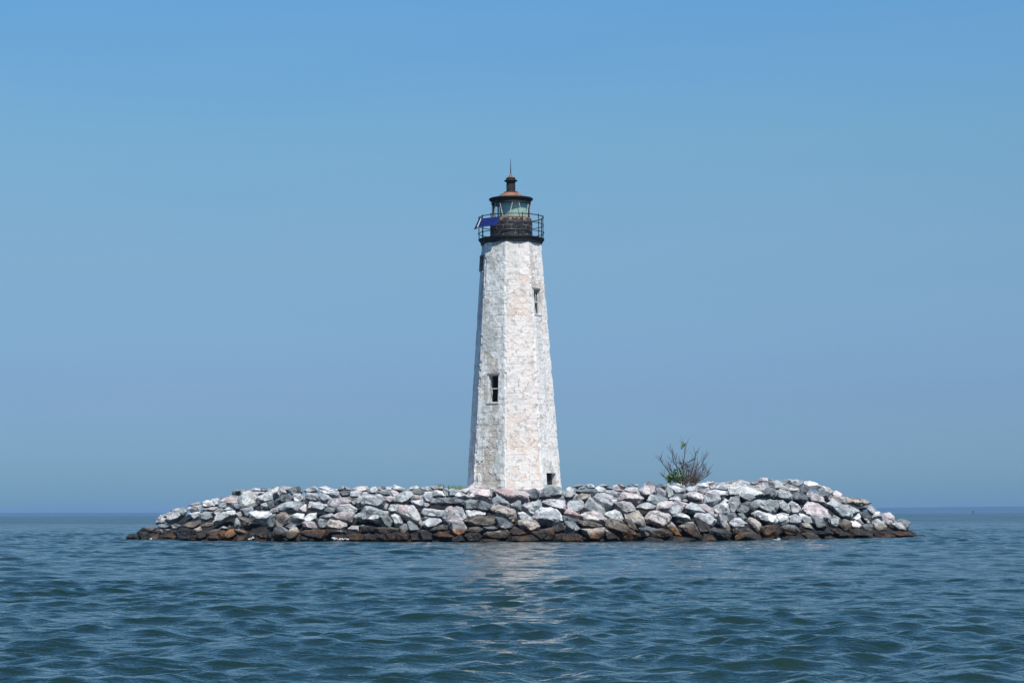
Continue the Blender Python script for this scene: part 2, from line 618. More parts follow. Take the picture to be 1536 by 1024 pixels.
W 1170,120 1280,95 1390,130 1450,180 1330,210 1270,180
P 1230,330 1280,280 1370,290 1480,350 1530,430 1400,420 1260,390
P 1165,530 1250,410 1380,430 1530,520 1610,650 1540,700 1420,650 1290,610 1190,560
W 390,600 470,540 640,580 760,620 800,700 760,760 600,700 480,680
W 760,600 880,580 960,600 950,720 880,770 800,760 790,680
W 940,640 1050,600 1160,660 1130,730 990,740 940,720
W 1110,590 1180,600 1290,640 1330,730 1220,740 1160,650
D 1290,640 1400,650 1480,690 1530,790 1440,830 1360,810 1340,720
T 1160,740 1260,740 1340,830 1240,830 1160,800
D 0,620 80,580 160,640 60,700 0,690
G 170,600 240,570 310,670 260,690
T 310,700 360,655 470,690 520,760 520,900 480,930 430,810 380,760
B 540,800 700,765 790,770 800,900 740,960 620,960 560,900
D 830,800 930,760 1050,780 1140,870 1060,920 950,930 850,860
T 1150,900 1250,880 1380,920 1450,990 1290,1000 1200,970
K 1150,830 1340,835 1536,860 1600,890 1560,930 1380,910 1160,870
K 860,950 1000,930 1180,950 1200,1000 870,1005
K 560,965 700,955 720,1005 540,1005
B -40,900 0,760 50,800 50,900 0,940
K 60,820 300,800 380,850 180,880 60,920
@ 1220 712 8.533
G 20,100 110,140 190,220 130,230 50,190
P 90,135 200,160 260,215 210,240 150,200
P 230,230 300,195 370,250 350,275 250,270
D 40,220 130,200 210,250 190,290 130,300 70,260
T 150,310 220,275 350,275 410,290 410,360 360,370 310,330 220,330
G 180,370 230,330 330,335 370,400 490,510 460,540 350,530 250,450
G 370,380 430,370 530,410 600,460 520,510 450,460
T 410,310 430,280 520,300 620,300 730,360 620,395 500,370 430,360
D 560,420 620,400 700,380 690,430 610,440
G 690,440 720,380 790,430 840,470 770,500 720,480
D 590,480 680,460 740,540 700,600 640,560
W 500,560 580,490 610,540 560,580
W 650,560 690,550 750,630 690,610
W 730,560 790,470 850,470 880,530 830,540 760,580
P 830,490 880,490 1000,590 985,645 900,580
P 900,490 980,480 1030,530 1040,590 1000,610 930,560
W 755,600 830,565 910,600 940,660 930,710 850,720 770,690
W 1000,620 1060,590 1130,630 1190,700 1110,690 1040,650
D 1060,575 1130,565 1240,600 1210,690 1190,720 1100,620
G 200,560 260,520 340,550 330,640 300,680 220,650 190,600
B 330,640 390,570 470,580 480,680 430,730 370,690
P 475,590 540,580 610,640 600,670 500,660
D 560,580 600,560 640,620 620,650
D 625,650 700,620 760,640 750,730 650,740
B 470,700 560,670 640,740 740,740 780,810 600,825 480,825
B 220,690 330,690 420,740 510,770 480,830 400,820
K 780,740 900,720 1040,780 1000,815 800,815
B 1000,740 1080,710 1200,720 1270,770 1250,800 1080,810
K 1260,785 1300,765 1400,762 1440,785 1340,797
D 150,790 230,790 230,825 150,825
"""
# ------------------------------------------------------------------ the water
def build_water():
    def axis_x():
        c = [0.0]
        while c[-1] < 10: c.append(c[-1] + 0.055)
        while c[-1] < 34: c.append(c[-1] + 0.12)
        st = 0.12
        while c[-1] < 190: st *= 1.016; c.append(c[-1] + st)
        while c[-1] < 9000: st *= 1.17; c.append(c[-1] + st)
        c = np.array(c)
        return np.concatenate([-c[:0:-1], c])
    def axis_y():
        c = [6.0]
        while c[-1] < 38: c.append(c[-1] + 0.052)
        while c[-1] < 135: c.append(c[-1] + 0.13)
        st = 0.14
        while c[-1] < 700: st *= 1.0042; c.append(c[-1] + st)
        while c[-1] < 14000: st *= 1.12; c.append(c[-1] + st)
        b = [6.0]
        st = 0.1
        while b[-1] > -300: st *= 1.25; b.append(b[-1] - st)
        return np.array(b[:0:-1] + c)
    xs, ys = axis_x(), axis_y()
    nx, ny = len(xs), len(ys)
    X, Y = np.meshgrid(xs, ys)
    sx = np.gradient(xs)[None, :] * np.ones((ny, 1))
    sy = np.gradient(ys)[:, None] * np.ones((1, nx))
    sp = np.maximum(sx, sy)
    rng = np.random.RandomState(11)
    H = np.zeros_like(X); DX = np.zeros_like(X); DY = np.zeros_like(X)
    near = (np.abs(X) < 230) & (Y < 800) & (Y > -60)
    xn, yn, sn = X[near], Y[near], sp[near]
    h = np.zeros_like(xn); dx = np.zeros_like(xn); dy = np.zeros_like(xn)
    # slow patches of livelier and calmer water
    gust = 0.45 + 1.1 * fbm(xn / 9.0 + 40, yn / 14.0 + 40, 5, 3)
    N = 140
    for i in range(N):
        lam = 0.22 * (6.0 / 0.22) ** ((i + rng.rand()) / N)
        k = 2 * math.pi / lam
        ang = R(-90 + 12) + rng.normal(0, R(38))
        steep = 0.0270 * (1.0 if lam < 0.8 else (0.8 / lam) ** 0.80)
        a = steep / k
        ph = rng.rand() * 6.283
        kx, ky = k * math.cos(ang), k * math.sin(ang)
        fade = np.clip((lam / sn - 2.5) / 3.0, 0, 1)
        arg = kx * xn + ky * yn + ph
        ag = a * fade * gust
        h += ag * np.cos(arg)
        sn_ = ag * np.sin(arg) * 1.15
        dx -= sn_ * kx / k
        dy -= sn_ * ky / k
    H[near] = h; DX[near] = dx; DY[near] = dy
    co = np.stack([X + DX, Y + DY, H], -1).reshape(-1, 3).astype(np.float32)
    idx = np.arange(nx * ny).reshape(ny, nx)
    q = np.stack([idx[:-1, :-1], idx[:-1, 1:], idx[1:, 1:], idx[1:, :-1]], -1).reshape(-1, 4)
    me = bpy.data.meshes.new("water")
    me.vertices.add(len(co)); me.vertices.foreach_set("co", co.ravel())
    me.loops.add(q.size); me.loops.foreach_set("vertex_index", q.ravel().astype(np.int32))
    me.polygons.add(len(q))
    me.polygons.foreach_set("loop_start", np.arange(0, q.size, 4, dtype=np.int32))
    me.polygons.foreach_set("loop_total", np.full(len(q), 4, dtype=np.int32))
    me.polygons.foreach_set("use_smooth", np.ones(len(q), dtype=bool))
    me.update(calc_edges=True)
    t = NT("bay_water")
    p = t.pos()
    mp = t.new("ShaderNodeMapping"); t.l.new(p, mp.inputs[0]); mp.inputs[3].default_value = (1.0, 1.5, 1.0)
    n1 = t.noise(mp.outputs[0], 2.2, 3, 0.6, 0.4)
    n2 = t.noise(mp.outputs[0], 0.55, 3, 0.6, 0.3)
    b2 = t.bump(n2, 0.3, 0.3)
    n3 = t.noise(mp.outputs[0], 7.0, 3, 0.6, 0.3)
    nrm = t.bump(n3, 0.7, 0.036, t.bump(n1, 0.5, 0.06, b2))
    # beyond the modelled waves the chop only shows as scattered facets
    nz = t.new("ShaderNodeTexNoise"); t.l.new(p, nz.inputs["Vector"])
    nz.inputs["Scale"].default_value = 1.1; nz.inputs["Detail"].default_value = 4; nz.inputs["Roughness"].default_value = 0.7
    vs = t.new("ShaderNodeVectorMath", operation='SUBTRACT'); t.l.new(nz.outputs["Color"], vs.inputs[0]); vs.inputs[1].default_value = (.5, .5, .5)
    vm = t.new("ShaderNodeVectorMath", operation='MULTIPLY'); t.l.new(vs.outputs[0], vm.inputs[0]); vm.inputs[1].default_value = (0.25, 0.25, 0.0)
    sc = t.new("ShaderNodeVectorMath", operation='SCALE'); t.l.new(vm.outputs[0], sc.inputs[0])
    t.l.new(t.ramp(sepxyz(t, p)[1], 60.0, 170.0), sc.inputs["Scale"])
    va = t.new("ShaderNodeVectorMath", operation='ADD'); t.l.new(nrm, va.inputs[0]); t.l.new(sc.outputs[0], va.inputs[1])
    vn = t.new("ShaderNodeVectorMath", operation='NORMALIZE'); t.l.new(va.outputs[0], vn.inputs[0])
    nrm = vn.outputs[0]
    col = t.mix(t.ramp(t.noise(p, 0.05, 3), 0.35, 0.7), WATER_A, WATER_B)
    far = t.ramp(sepxyz(t, p)[1], 90.0, 360.0)
    t.bsdf(col, t.math('ADD', 0.03, t.math('MULTIPLY', far, t.math('ADD', 0.10, t.math('MULTIPLY', t.noise(p, 0.018, 3, 0.6), 0.24)))), nrm, **{"IOR": 1.333})
    o = link_mesh("water", me, t.m)
    tag(o, kind="structure")
    return o

WATER_A, WATER_B = (0.009, 0.026, 0.021), (0.013, 0.034, 0.028)
build_water()

# ------------------------------------------------------------------ far low wooded shore
def build_shore():
    t = NT("far_woods")
    n = t.noise(t.pos(), 0.02, 4)
    t.bsdf(t.mix(n, (0.016, 0.030, 0.024), (0.035, 0.055, 0.038)), 0.9)
    bm = bmesh.new()
    Y0 = 8000.0
    xs = np.linspace(-4200, 4200, 700)
    def top(x):
        px = 768 + x / Y0 * FPX
        u = np.interp(px, [-900, 0, 230, 560, 900, 1280, 1340, 1536, 2500], [3.6, 3.4, 2.8, 2.0, 3.0, 5.6, 7.2, 8.8, 9.5])
        return u / FPX * Y0
    hgt = np.array([top(x) for x in xs]) * (0.94 + 0.12 * fbm(xs / 90, xs * 0, 3, 3)) + 1.0
    prof = [(0, 0.0), (60, 0.75), (250, 1.0), (700, 0.9), (1100, 0.0)]
    rows = [[bm.verts.new((x, Y0 + dy, -0.4 + h * f)) for x, h in zip(xs, hgt)] for dy, f in prof]
    for r0, r1 in zip(rows, rows[1:]):
        for i in range(len(xs) - 1):
            bm.faces.new((r0[i], r0[i + 1], r1[i + 1], r1[i]))
    tag(obj("far_shore", bm, t.m), kind="structure")

build_shore()

# ------------------------------------------------------------------ the rubble mound under the boulders
ISL_Y = 111.0
ISL_X = 0.5
def slope_z(x, y):
    dx, dy = x - ISL_X, y - ISL_Y
    r = math.hypot(dx, dy)
    a = math.atan2(dx, -dy)
    rim = 22.3
    t = (rim - r) / 7.6
    top = 2.45 + 0.75 * math.exp(-((dx - 12.0) / 4.0) ** 2 - ((dy + 9) / 7.0) ** 2)
    if t < 0: return t * 1.2
    return top * min(1.0, math.sin(min(t, 1.0) * math.pi / 2) ** 1.05)

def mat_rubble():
    t = NT("rubble")
    p = t.pos()
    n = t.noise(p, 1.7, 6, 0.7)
    c = t.mix(t.ramp(n, 0.35, 0.7), (0.010, 0.0098, 0.0095), (0.035, 0.034, 0.033))  # near-black paints in the shade deep in the gaps between boulders
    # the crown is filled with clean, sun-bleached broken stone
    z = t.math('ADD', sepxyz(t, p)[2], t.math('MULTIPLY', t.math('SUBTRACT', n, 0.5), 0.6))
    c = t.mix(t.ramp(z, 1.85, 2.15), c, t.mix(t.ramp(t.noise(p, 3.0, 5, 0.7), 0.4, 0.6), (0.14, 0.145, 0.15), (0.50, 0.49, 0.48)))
    t.bsdf(c, 0.95, t.bump(n, 1.0, 0.3))
    return t.m

def build_mound():
    bm = bmesh.new()
    nr, na = 60, 180
    rows = []
    for i in range(nr + 1):
        r = 23.2 * i / nr
        row = []
        for k in range(na):
            a = 2 * math.pi * k / na
            x, y = ISL_X + r * math.sin(a), ISL_Y - r * math.cos(a)
            z = slope_z(x, y) - (0.50 - 0.18 * float(smooth(x, 12.5, 14.5)) - 0.14 * float(smooth(x, 5.0, 9.0)) * float(smooth(-(y - ISL_Y), 0.0, 6.0))) * min(1.0, max(0.0, (r - 11.5) / 2.5)) - 0.12
            z += 0.25 * (mnoise.noise(Vector((x * 0.9, y * 0.9, 3))) + 0.6 * mnoise.noise(Vector((x * 2.1, y * 2.1, 7))))
            row.append(bm.verts.new((x, y, z)))
        rows.append(row)
    for r0, r1 in zip(rows, rows[1:]):
        for k in range(na):
            bm.faces.new((r0[k], r0[(k + 1) % na], r1[(k + 1) % na], r1[k]))
    bmesh.ops.remove_doubles(bm, verts=bm.verts, dist=1e-4)
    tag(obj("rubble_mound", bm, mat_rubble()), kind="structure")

build_mound()

# ------------------------------------------------------------------ boulders
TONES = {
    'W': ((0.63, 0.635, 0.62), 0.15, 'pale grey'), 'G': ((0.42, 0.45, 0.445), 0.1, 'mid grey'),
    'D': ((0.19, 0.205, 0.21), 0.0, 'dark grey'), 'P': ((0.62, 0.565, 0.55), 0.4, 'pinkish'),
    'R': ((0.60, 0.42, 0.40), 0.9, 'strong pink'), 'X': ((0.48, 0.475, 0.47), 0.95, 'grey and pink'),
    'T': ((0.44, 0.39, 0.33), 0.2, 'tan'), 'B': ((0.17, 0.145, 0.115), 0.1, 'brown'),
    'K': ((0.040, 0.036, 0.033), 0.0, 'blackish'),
}

def mat_boulder():
    t = NT("granite")
    oi = t.new("ShaderNodeObjectInfo")
    base = oi.outputs["Color"]; pinkness = oi.outputs["Alpha"]; rnd = oi.outputs["Random"]
    off = t.math('MULTIPLY', rnd, 57.0)
    cmb = t.new("ShaderNodeCombineXYZ")
    for i in range(3): t.l.new(off, cmb.inputs[i])
    add = t.new("ShaderNodeVectorMath", operation='ADD')
    t.l.new(t.objc(), add.inputs[0]); t.l.new(cmb.outputs[0], add.inputs[1])
    v = add.outputs[0]
    # large light / dark mineral patches
    n1 = t.noise(v, 1.3, 6, 0.68, 0.9)
    c = t.mix(t.ramp(n1, 0.42, 0.58), t.mix(1.0, base, (0.56, 0.59, 0.61), 'MULTIPLY'), t.mix(1.0, base, (1.20, 1.20, 1.18), 'MULTIPLY'))
    # dark streaks of foliation
    wv = t.new("ShaderNodeTexWave", wave_type='BANDS', bands_direction='DIAGONAL')
    t.l.new(v, wv.inputs["Vector"])
    wv.inputs["Scale"].default_value = 0.55; wv.inputs["Distortion"].default_value = 7.0
    wv.inputs["Detail"].default_value = 4.0; wv.inputs["Detail Scale"].default_value = 1.6
    st = t.math('MULTIPLY', t.ramp(wv.outputs["Fac"], 0.70, 0.86), t.ramp(t.noise(v, 0.8, 3), 0.42, 0.56))
    c = t.mix(t.math('MULTIPLY', st, 0.85), c, t.mix(1.0, base, (0.24, 0.26, 0.29), 'MULTIPLY'))
    # pale quartz veins
    n3 = t.noise(v, 0.9, 3, 0.55, 1.6)
    d = t.math('ABSOLUTE', t.math('SUBTRACT', n3, 0.5))
    vein = t.math('MULTIPLY', t.math('SUBTRACT', 1.0, t.ramp(d, 0.004, 0.022)), t.ramp(t.noise(v, 0.5, 2), 0.48, 0.58))
    c = t.mix(t.math('MULTIPLY', vein, 0.8), c, t.mix(0.7, base, (0.74, 0.73, 0.71)))
    # pink feldspar
    pk = t.math('MULTIPLY', t.ramp(t.noise(v, 0.75, 4, 0.6, 0.6), 0.46, 0.60), pinkness)
    c = t.mix(t.math('MULTIPLY', pk, 0.75), c, (0.60, 0.44, 0.42))
    # crystals
    sp = t.noise(v, 16.0, 3, 0.8)
    c = t.mix(t.math('MULTIPLY', t.ramp(t.noise(v, 4.0, 5, 0.75), 0.56, 0.64), 0.60), c, t.mix(1.0, base, (0.34, 0.36, 0.39), 'MULTIPLY'))
    c = t.mix(t.math('MULTIPLY', t.ramp(sp, 0.55, 0.75), 0.35), c, t.mix(1.0, base, (0.35, 0.36, 0.38), 'MULTIPLY'))
    # tide band: dark wet algae with rust, by height above the water
    p = t.pos()
    z = sepxyz(t, p)[2]
    edge = t.math('ADD', z, t.math('MULTIPLY', t.math('SUBTRACT', t.noise(p, 0.55, 5, 0.65), 0.5), -1.4))
    wet = t.math('SUBTRACT', 1.0, t.ramp(edge, 0.40, 0.72))
    deep = t.math('SUBTRACT', 1.0, t.ramp(edge, 0.10, 0.50))
    rust = t.ramp(t.noise(p, 0.75, 4, 0.65), 0.46, 0.60)
    brown = t.mix(1.0, c, t.mix(rust, (0.22, 0.175, 0.125), (0.62, 0.31, 0.10)), 'MULTIPLY')
    black = t.mix(t.math('MULTIPLY', rust, 0.5), (0.014, 0.013, 0.011), (0.15, 0.068, 0.017))
    c = t.mix(wet, c, brown)
    c = t.mix(t.math('MULTIPLY', deep, 0.80), c, black)
    rough = t.math('SUBTRACT', 0.85, t.math('MULTIPLY', wet, 0.4))
    hb = t.math('ADD', t.noise(v, 3.2, 7, 0.7), t.math('MULTIPLY', n1, 0.6))
    t.bsdf(c, rough, t.bump(hb, 1.0, 0.15))
    return t.m

MAT_ROCK = mat_boulder()

def parse_rocks():
    out, org = [], None
    for line in ROCKS.strip().splitlines():
        f = line.split()
        if f[0] == '@':
            org = (float(f[1]), float(f[2]), float(f[3])); continue
        pts = []
        for s in f[1:]:
            a, b = s.split(',')
            pts.append((org[0] + float(a) / org[2], org[1] + float(b) / org[2]))
        out.append((f[0], pts))
    return out

def parea(p):
    return abs(sum(p[i][0] * p[(i + 1) % len(p)][1] - p[(i + 1) % len(p)][0] * p[i][1] for i in range(len(p)))) / 2

def depth_of(px, py):
    d = ray(px, py)
    best, by = 1e9, None
    y = 86.0
    while y < 112.0:
        p = CAM_POS + d * (y / d.y)
        g = p.z - slope_z(p.x, p.y)
        if g <= 0: return y
        if g < best - 1e-6: best, by = g, y
        y += 0.1
    return by

def rock_bm(pts, rng):
    cx = sum(p[0] for p in pts) / len(pts)
    cy = sum(p[1] for p in pts) / len(pts)
    x0, x1 = min(p[0] for p in pts), max(p[0] for p in pts)
    y0, y1 = min(p[1] for p in pts), max(p[1] for p in pts)
    w, h = x1 - x0, y1 - y0
    y = depth_of(cx, cy)
    m = y / FPX
    sz = math.sqrt(w * h) * m
    V = []
    grow = 1.13
    block = rng.random() < 0.6
    for (px, py) in pts:
        px, py = cx + (px - cx) * grow, cy + (py - cy) * grow
        v = (cy - py) / max(h, 1)                       # -0.5 bottom .. 0.5 top
        lean = sz * (0.46 * v if v > 0 else 0.10 * -v) + rng.uniform(-.08, .08) * sz
        V.append(at(px, py, y + lean))
    if block:
        # a broad front face, smaller than the outline, tipped and skewed its own way
        fs = rng.uniform(0.62, 0.84)
        ox, oy = rng.uniform(-.10, .10) * w, rng.uniform(0.02, 0.13) * h
        tipx, tipy = rng.uniform(-.35, .35), rng.uniform(-.12, .55)
        dp = sz * rng.uniform(0.34, 0.50)
        for (px, py) in pts:
            fx, fy = (px - cx) * fs + ox, (py - cy) * fs + oy
            V.append(at(cx + fx, cy + fy, y - dp + sz * (tipx * fx / max(w, 1) - tipy * fy / max(h, 1))))
    else:
        # a ridge: the foremost edge between the sunlit top and the overhung face
        k = rng.choice((1, 2, 2, 3))
        lift = rng.uniform(-0.05, 0.32)
        til = rng.uniform(-0.30, 0.30)
        for i in range(k):
            u = (i + 0.5) / k - 0.5 + rng.uniform(-.08, .08)
            V.append(at(cx + u * w * 0.78, cy + (lift + til * u * 2 + rng.uniform(-.06, .06)) * h * 0.66,
                        y - sz * rng.uniform(0.36, 0.56) * (1 - 0.4 * abs(u))))
    # the underside, tucked back and down on to the stones below
    for (px, py) in pts:
        if py > cy:
            V.append(at(cx + (px - cx) * 0.82, cy + (py - cy) * 1.05 + h * rng.uniform(0.18, 0.30), y + sz * rng.uniform(0.22, 0.36)))
    # buried back
    for (px, py) in pts[::2]:
        V.append(at(cx + (px - cx) * 0.70, cy + (py - cy) * 0.55 + h * 0.18, y + sz * 1.0))
    bm = bmesh.new()
    vs = [bm.verts.new(v) for v in V]
    r = bmesh.ops.convex_hull(bm, input=vs)
    junk = [g for g in r["geom_interior"] + r["geom_unused"] if isinstance(g, bmesh.types.BMVert)]
    bmesh.ops.delete(bm, geom=list(set(junk)), context='VERTS')
    bmesh.ops.dissolve_limit(bm, angle_limit=R(9), verts=bm.verts, edges=bm.edges)
    bmesh.ops.triangulate(bm, faces=bm.faces)
    # chip the corners and edges, then break the faces up a little
    bmesh.ops.bevel(bm, geom=list(bm.edges), offset=min(0.028, sz * 0.03), segments=1, affect='EDGES', profile=0.6, clamp_overlap=True)
    bmesh.ops.triangulate(bm, faces=bm.faces)
    long = [e for e in bm.edges if e.calc_length() > 0.14]
    for _ in range(3):
        if not long: break
        bmesh.ops.subdivide_edges(bm, edges=long, cuts=1)
        bmesh.ops.triangulate(bm, faces=[f for f in bm.faces if len(f.verts) > 3])
        long = [e for e in bm.edges if e.calc_length() > 0.14]
    bm.normal_update()
    so = Vector((rng.uniform(0, 50), rng.uniform(0, 50), rng.uniform(0, 50)))
    for v in bm.verts:
        q = v.co + so
        d = 0.030 * mnoise.noise(q * 1.6) + 0.045 * mnoise.noise(q * 4.1) + 0.034 * mnoise.noise(q * 8.0)
        # cracks and stepped fracture planes
        d -= 0.075 * max(0.0, 1 - abs(mnoise.noise(q * 1.5 + Vector((31, 7, 3)))) / 0.11)
        d -= 0.035 * max(0.0, 1 - abs(mnoise.noise(q * 3.4 + Vector((3, 17, 23)))) / 0.13)
        s = mnoise.noise(q * 0.9 + Vector((9, 3, 5)))
        d += 0.07 * ((math.floor(s * 5) + 0.5) / 5)
        v.co += v.normal * d * min(1.0, sz * 0.9)
    return bm, y, sz

def shape_word(pts, area):
    w = max(p[0] for p in pts) - min(p[0] for p in pts)
    h = max(p[1] for p in pts) - min(p[1] for p in pts)
    if w > 2.3 * h: return 'slab' if area > 250 else 'flat stone'
    if h > 1.2 * w: return 'upright boulder' if area > 250 else 'upright stone'
    if len(pts) <= 4: return 'wedge'
    return 'boulder' if area > 250 else 'rock'

CREST = [(190, 803), (230, 775), (300, 748), (350, 735), (420, 730), (700, 733), (850, 735), (900, 726), (1060, 722), (1150, 717), (1220, 722), (1260, 740), (1300, 752), (1340, 775), (1385, 800)]
def crest_y(x):
    return float(np.interp(x, [c[0] for c in CREST], [c[1] for c in CREST]))

def place_words(cx, cy, area):
    base = 811 if 400 < cx < 1150 else 806
    c = crest_y(cx)
    span = base - c
    t = (cy - c) / max(span, 8)
    if span < 46: row = 'on top' if t < 0.42 else ('midway down' if t < 0.72 else 'at the waterline')
    else: row = 'on the skyline' if t < 0.16 else ('near the top' if t < 0.38 else ('midway down' if t < 0.60 else ('low down' if t < 0.80 else 'at the waterline')))
    for lim, s in ((285, 'at the left tip'), (360, 'on the left shoulder'), (440, 'along the far left stretch'), (520, 'along the middle left stretch'),
                   (600, 'left of the grass tufts'), (690, 'below the grass tufts'), (760, 'under the left half of the lighthouse'),
                   (850, 'under the dark tower hatch'), (920, 'between lighthouse and shrub'), (985, 'just left of the shrub'),
                   (1070, 'below the shrub'), (1130, 'just right of the shrub'), (1190, 'under the right hump'), (1260, 'on the right shoulder'), (1320, 'above the right tip'), (2000, 'at the right tip')):
        if cx < lim: return row, s

def build_rocks():
    rocks = parse_rocks()
    rocks = [(t, p, parea(p)) for t, p in rocks]
    order = sorted(range(len(rocks)), key=lambda i: -rocks[i][2])
    keep = set(order[:300])
    small = bmesh.new()
    keyed = {}
    built = []
    for i, (t, pts, area) in enumerate(rocks):
        rng = random.Random(1000 + i)
        bm, y, sz = rock_bm(pts, rng)
        cx = sum(p[0] for p in pts) / len(pts); cy = sum(p[1] for p in pts) / len(pts)
        c = at(cx, cy, y)
        if i not in keep:
            me = bpy.data.meshes.new("tmp"); bm.to_mesh(me); bm.free(); small.from_mesh(me); bpy.data.meshes.remove(me)
            continue
        for v in bm.verts: v.co -= c
        o = obj("boulder", bm, MAT_ROCK)
        o.location = c
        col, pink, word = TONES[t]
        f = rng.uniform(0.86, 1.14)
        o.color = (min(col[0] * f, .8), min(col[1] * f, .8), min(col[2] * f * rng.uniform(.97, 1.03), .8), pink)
        size = 'huge' if area > 900 else ('large' if area > 420 else ('medium' if area > 160 else 'small'))
        row, sec = place_words(cx, cy, area)
        built.append((o, f"{size} {word} {shape_word(pts, area)} {row} {sec}", cx, cy))
    by = {}
    for b in built: by.setdefault(b[1], []).append(b)
    NTH = ['leftmost', 'second from left', 'third from left', 'fourth from left', 'fifth from left', 'sixth from left', 'seventh from left']
    for lab, L in by.items():
        L.sort(key=lambda b: b[2])
        for k, (o, _, cx, cy) in enumerate(L):
            if len(L) == 1: full = lab
            elif len(L) == 2: full = lab + (', left one' if k == 0 else ', right one')
            else: full = lab + ', ' + (NTH[k] if k < len(L) - 1 else 'rightmost')
            tag(o, full, 'boulder', 'armour boulders piled round the lighthouse')
    so = obj("rubble_stones", small, MAT_ROCK)
    so.color = (0.34, 0.34, 0.335, 0.3)
    tag(so, "small broken stones wedged between the boulders of the island", "stones", None, "stuff")

build_rocks()
# ------------------------------------------------------------------ the lighthouse
LY = 111.0
MPP = 111.25 / FPX                      # metres per photo pixel at the tower
ZB = at(771, 742, LY).z                 # foot of the tower, behind the boulders
def zz(py): return at(768, py, LY).z - ZB
def rad(px): return px * MPP

LH = empty("lighthouse", (at(771, 742, LY).x, LY, ZB))
LH.rotation_euler = (0, R(-0.42), 0)
tag(LH, "tall weathered white octagonal lighthouse with black lantern, standing on the boulder island", "lighthouse")

Z0, Z1 = 0.0, zz(363.5)
R_0, R_1 = rad(73.0), rad(45.9)
def Rz(z): return R_0 + (R_1 - R_0) * (z / Z1)
A0 = -10.5
FACES = [(A0 + 45 * k, A0 + 45 * k + 45) for k in range(8)]   # 0 front, 1 right, 6 far left sliver, 7 left-front

# openings: face index -> list of (u0, u1, z0, z1, name)
OPEN = {
    7: [(0.37, 0.73, zz(605.5), zz(564.5))],
    1: [(0.15, 0.56, zz(474.5), zz(437.5)), (0.27, 0.76, zz(733), zz(710.5))],
    6: [(0.30, 0.66, zz(408), zz(386))],
}

def mat_wall():
    t = NT("whitewashed_stone")
    at_ = t.new("ShaderNodeAttribute", attribute_name="wear")
    o = t.objc()
    fine = t.noise(o, 11.0, 5, 0.8)
    fleck = t.ramp(fine, 0.60, 0.72)
    c = t.mix(t.math('MULTIPLY', fleck, 0.50), at_.outputs["Color"], (0.20, 0.20, 0.18))
    lite = t.ramp(t.noise(o, 7.0, 4, 0.75, 0.5), 0.56, 0.66)
    c = t.mix(t.math('MULTIPLY', lite, 0.5), c, (0.80, 0.79, 0.765))
    t.bsdf(c, 0.9, t.bump(t.noise(o, 14.0, 6, 0.75), 0.5, 0.03))
    return t.m

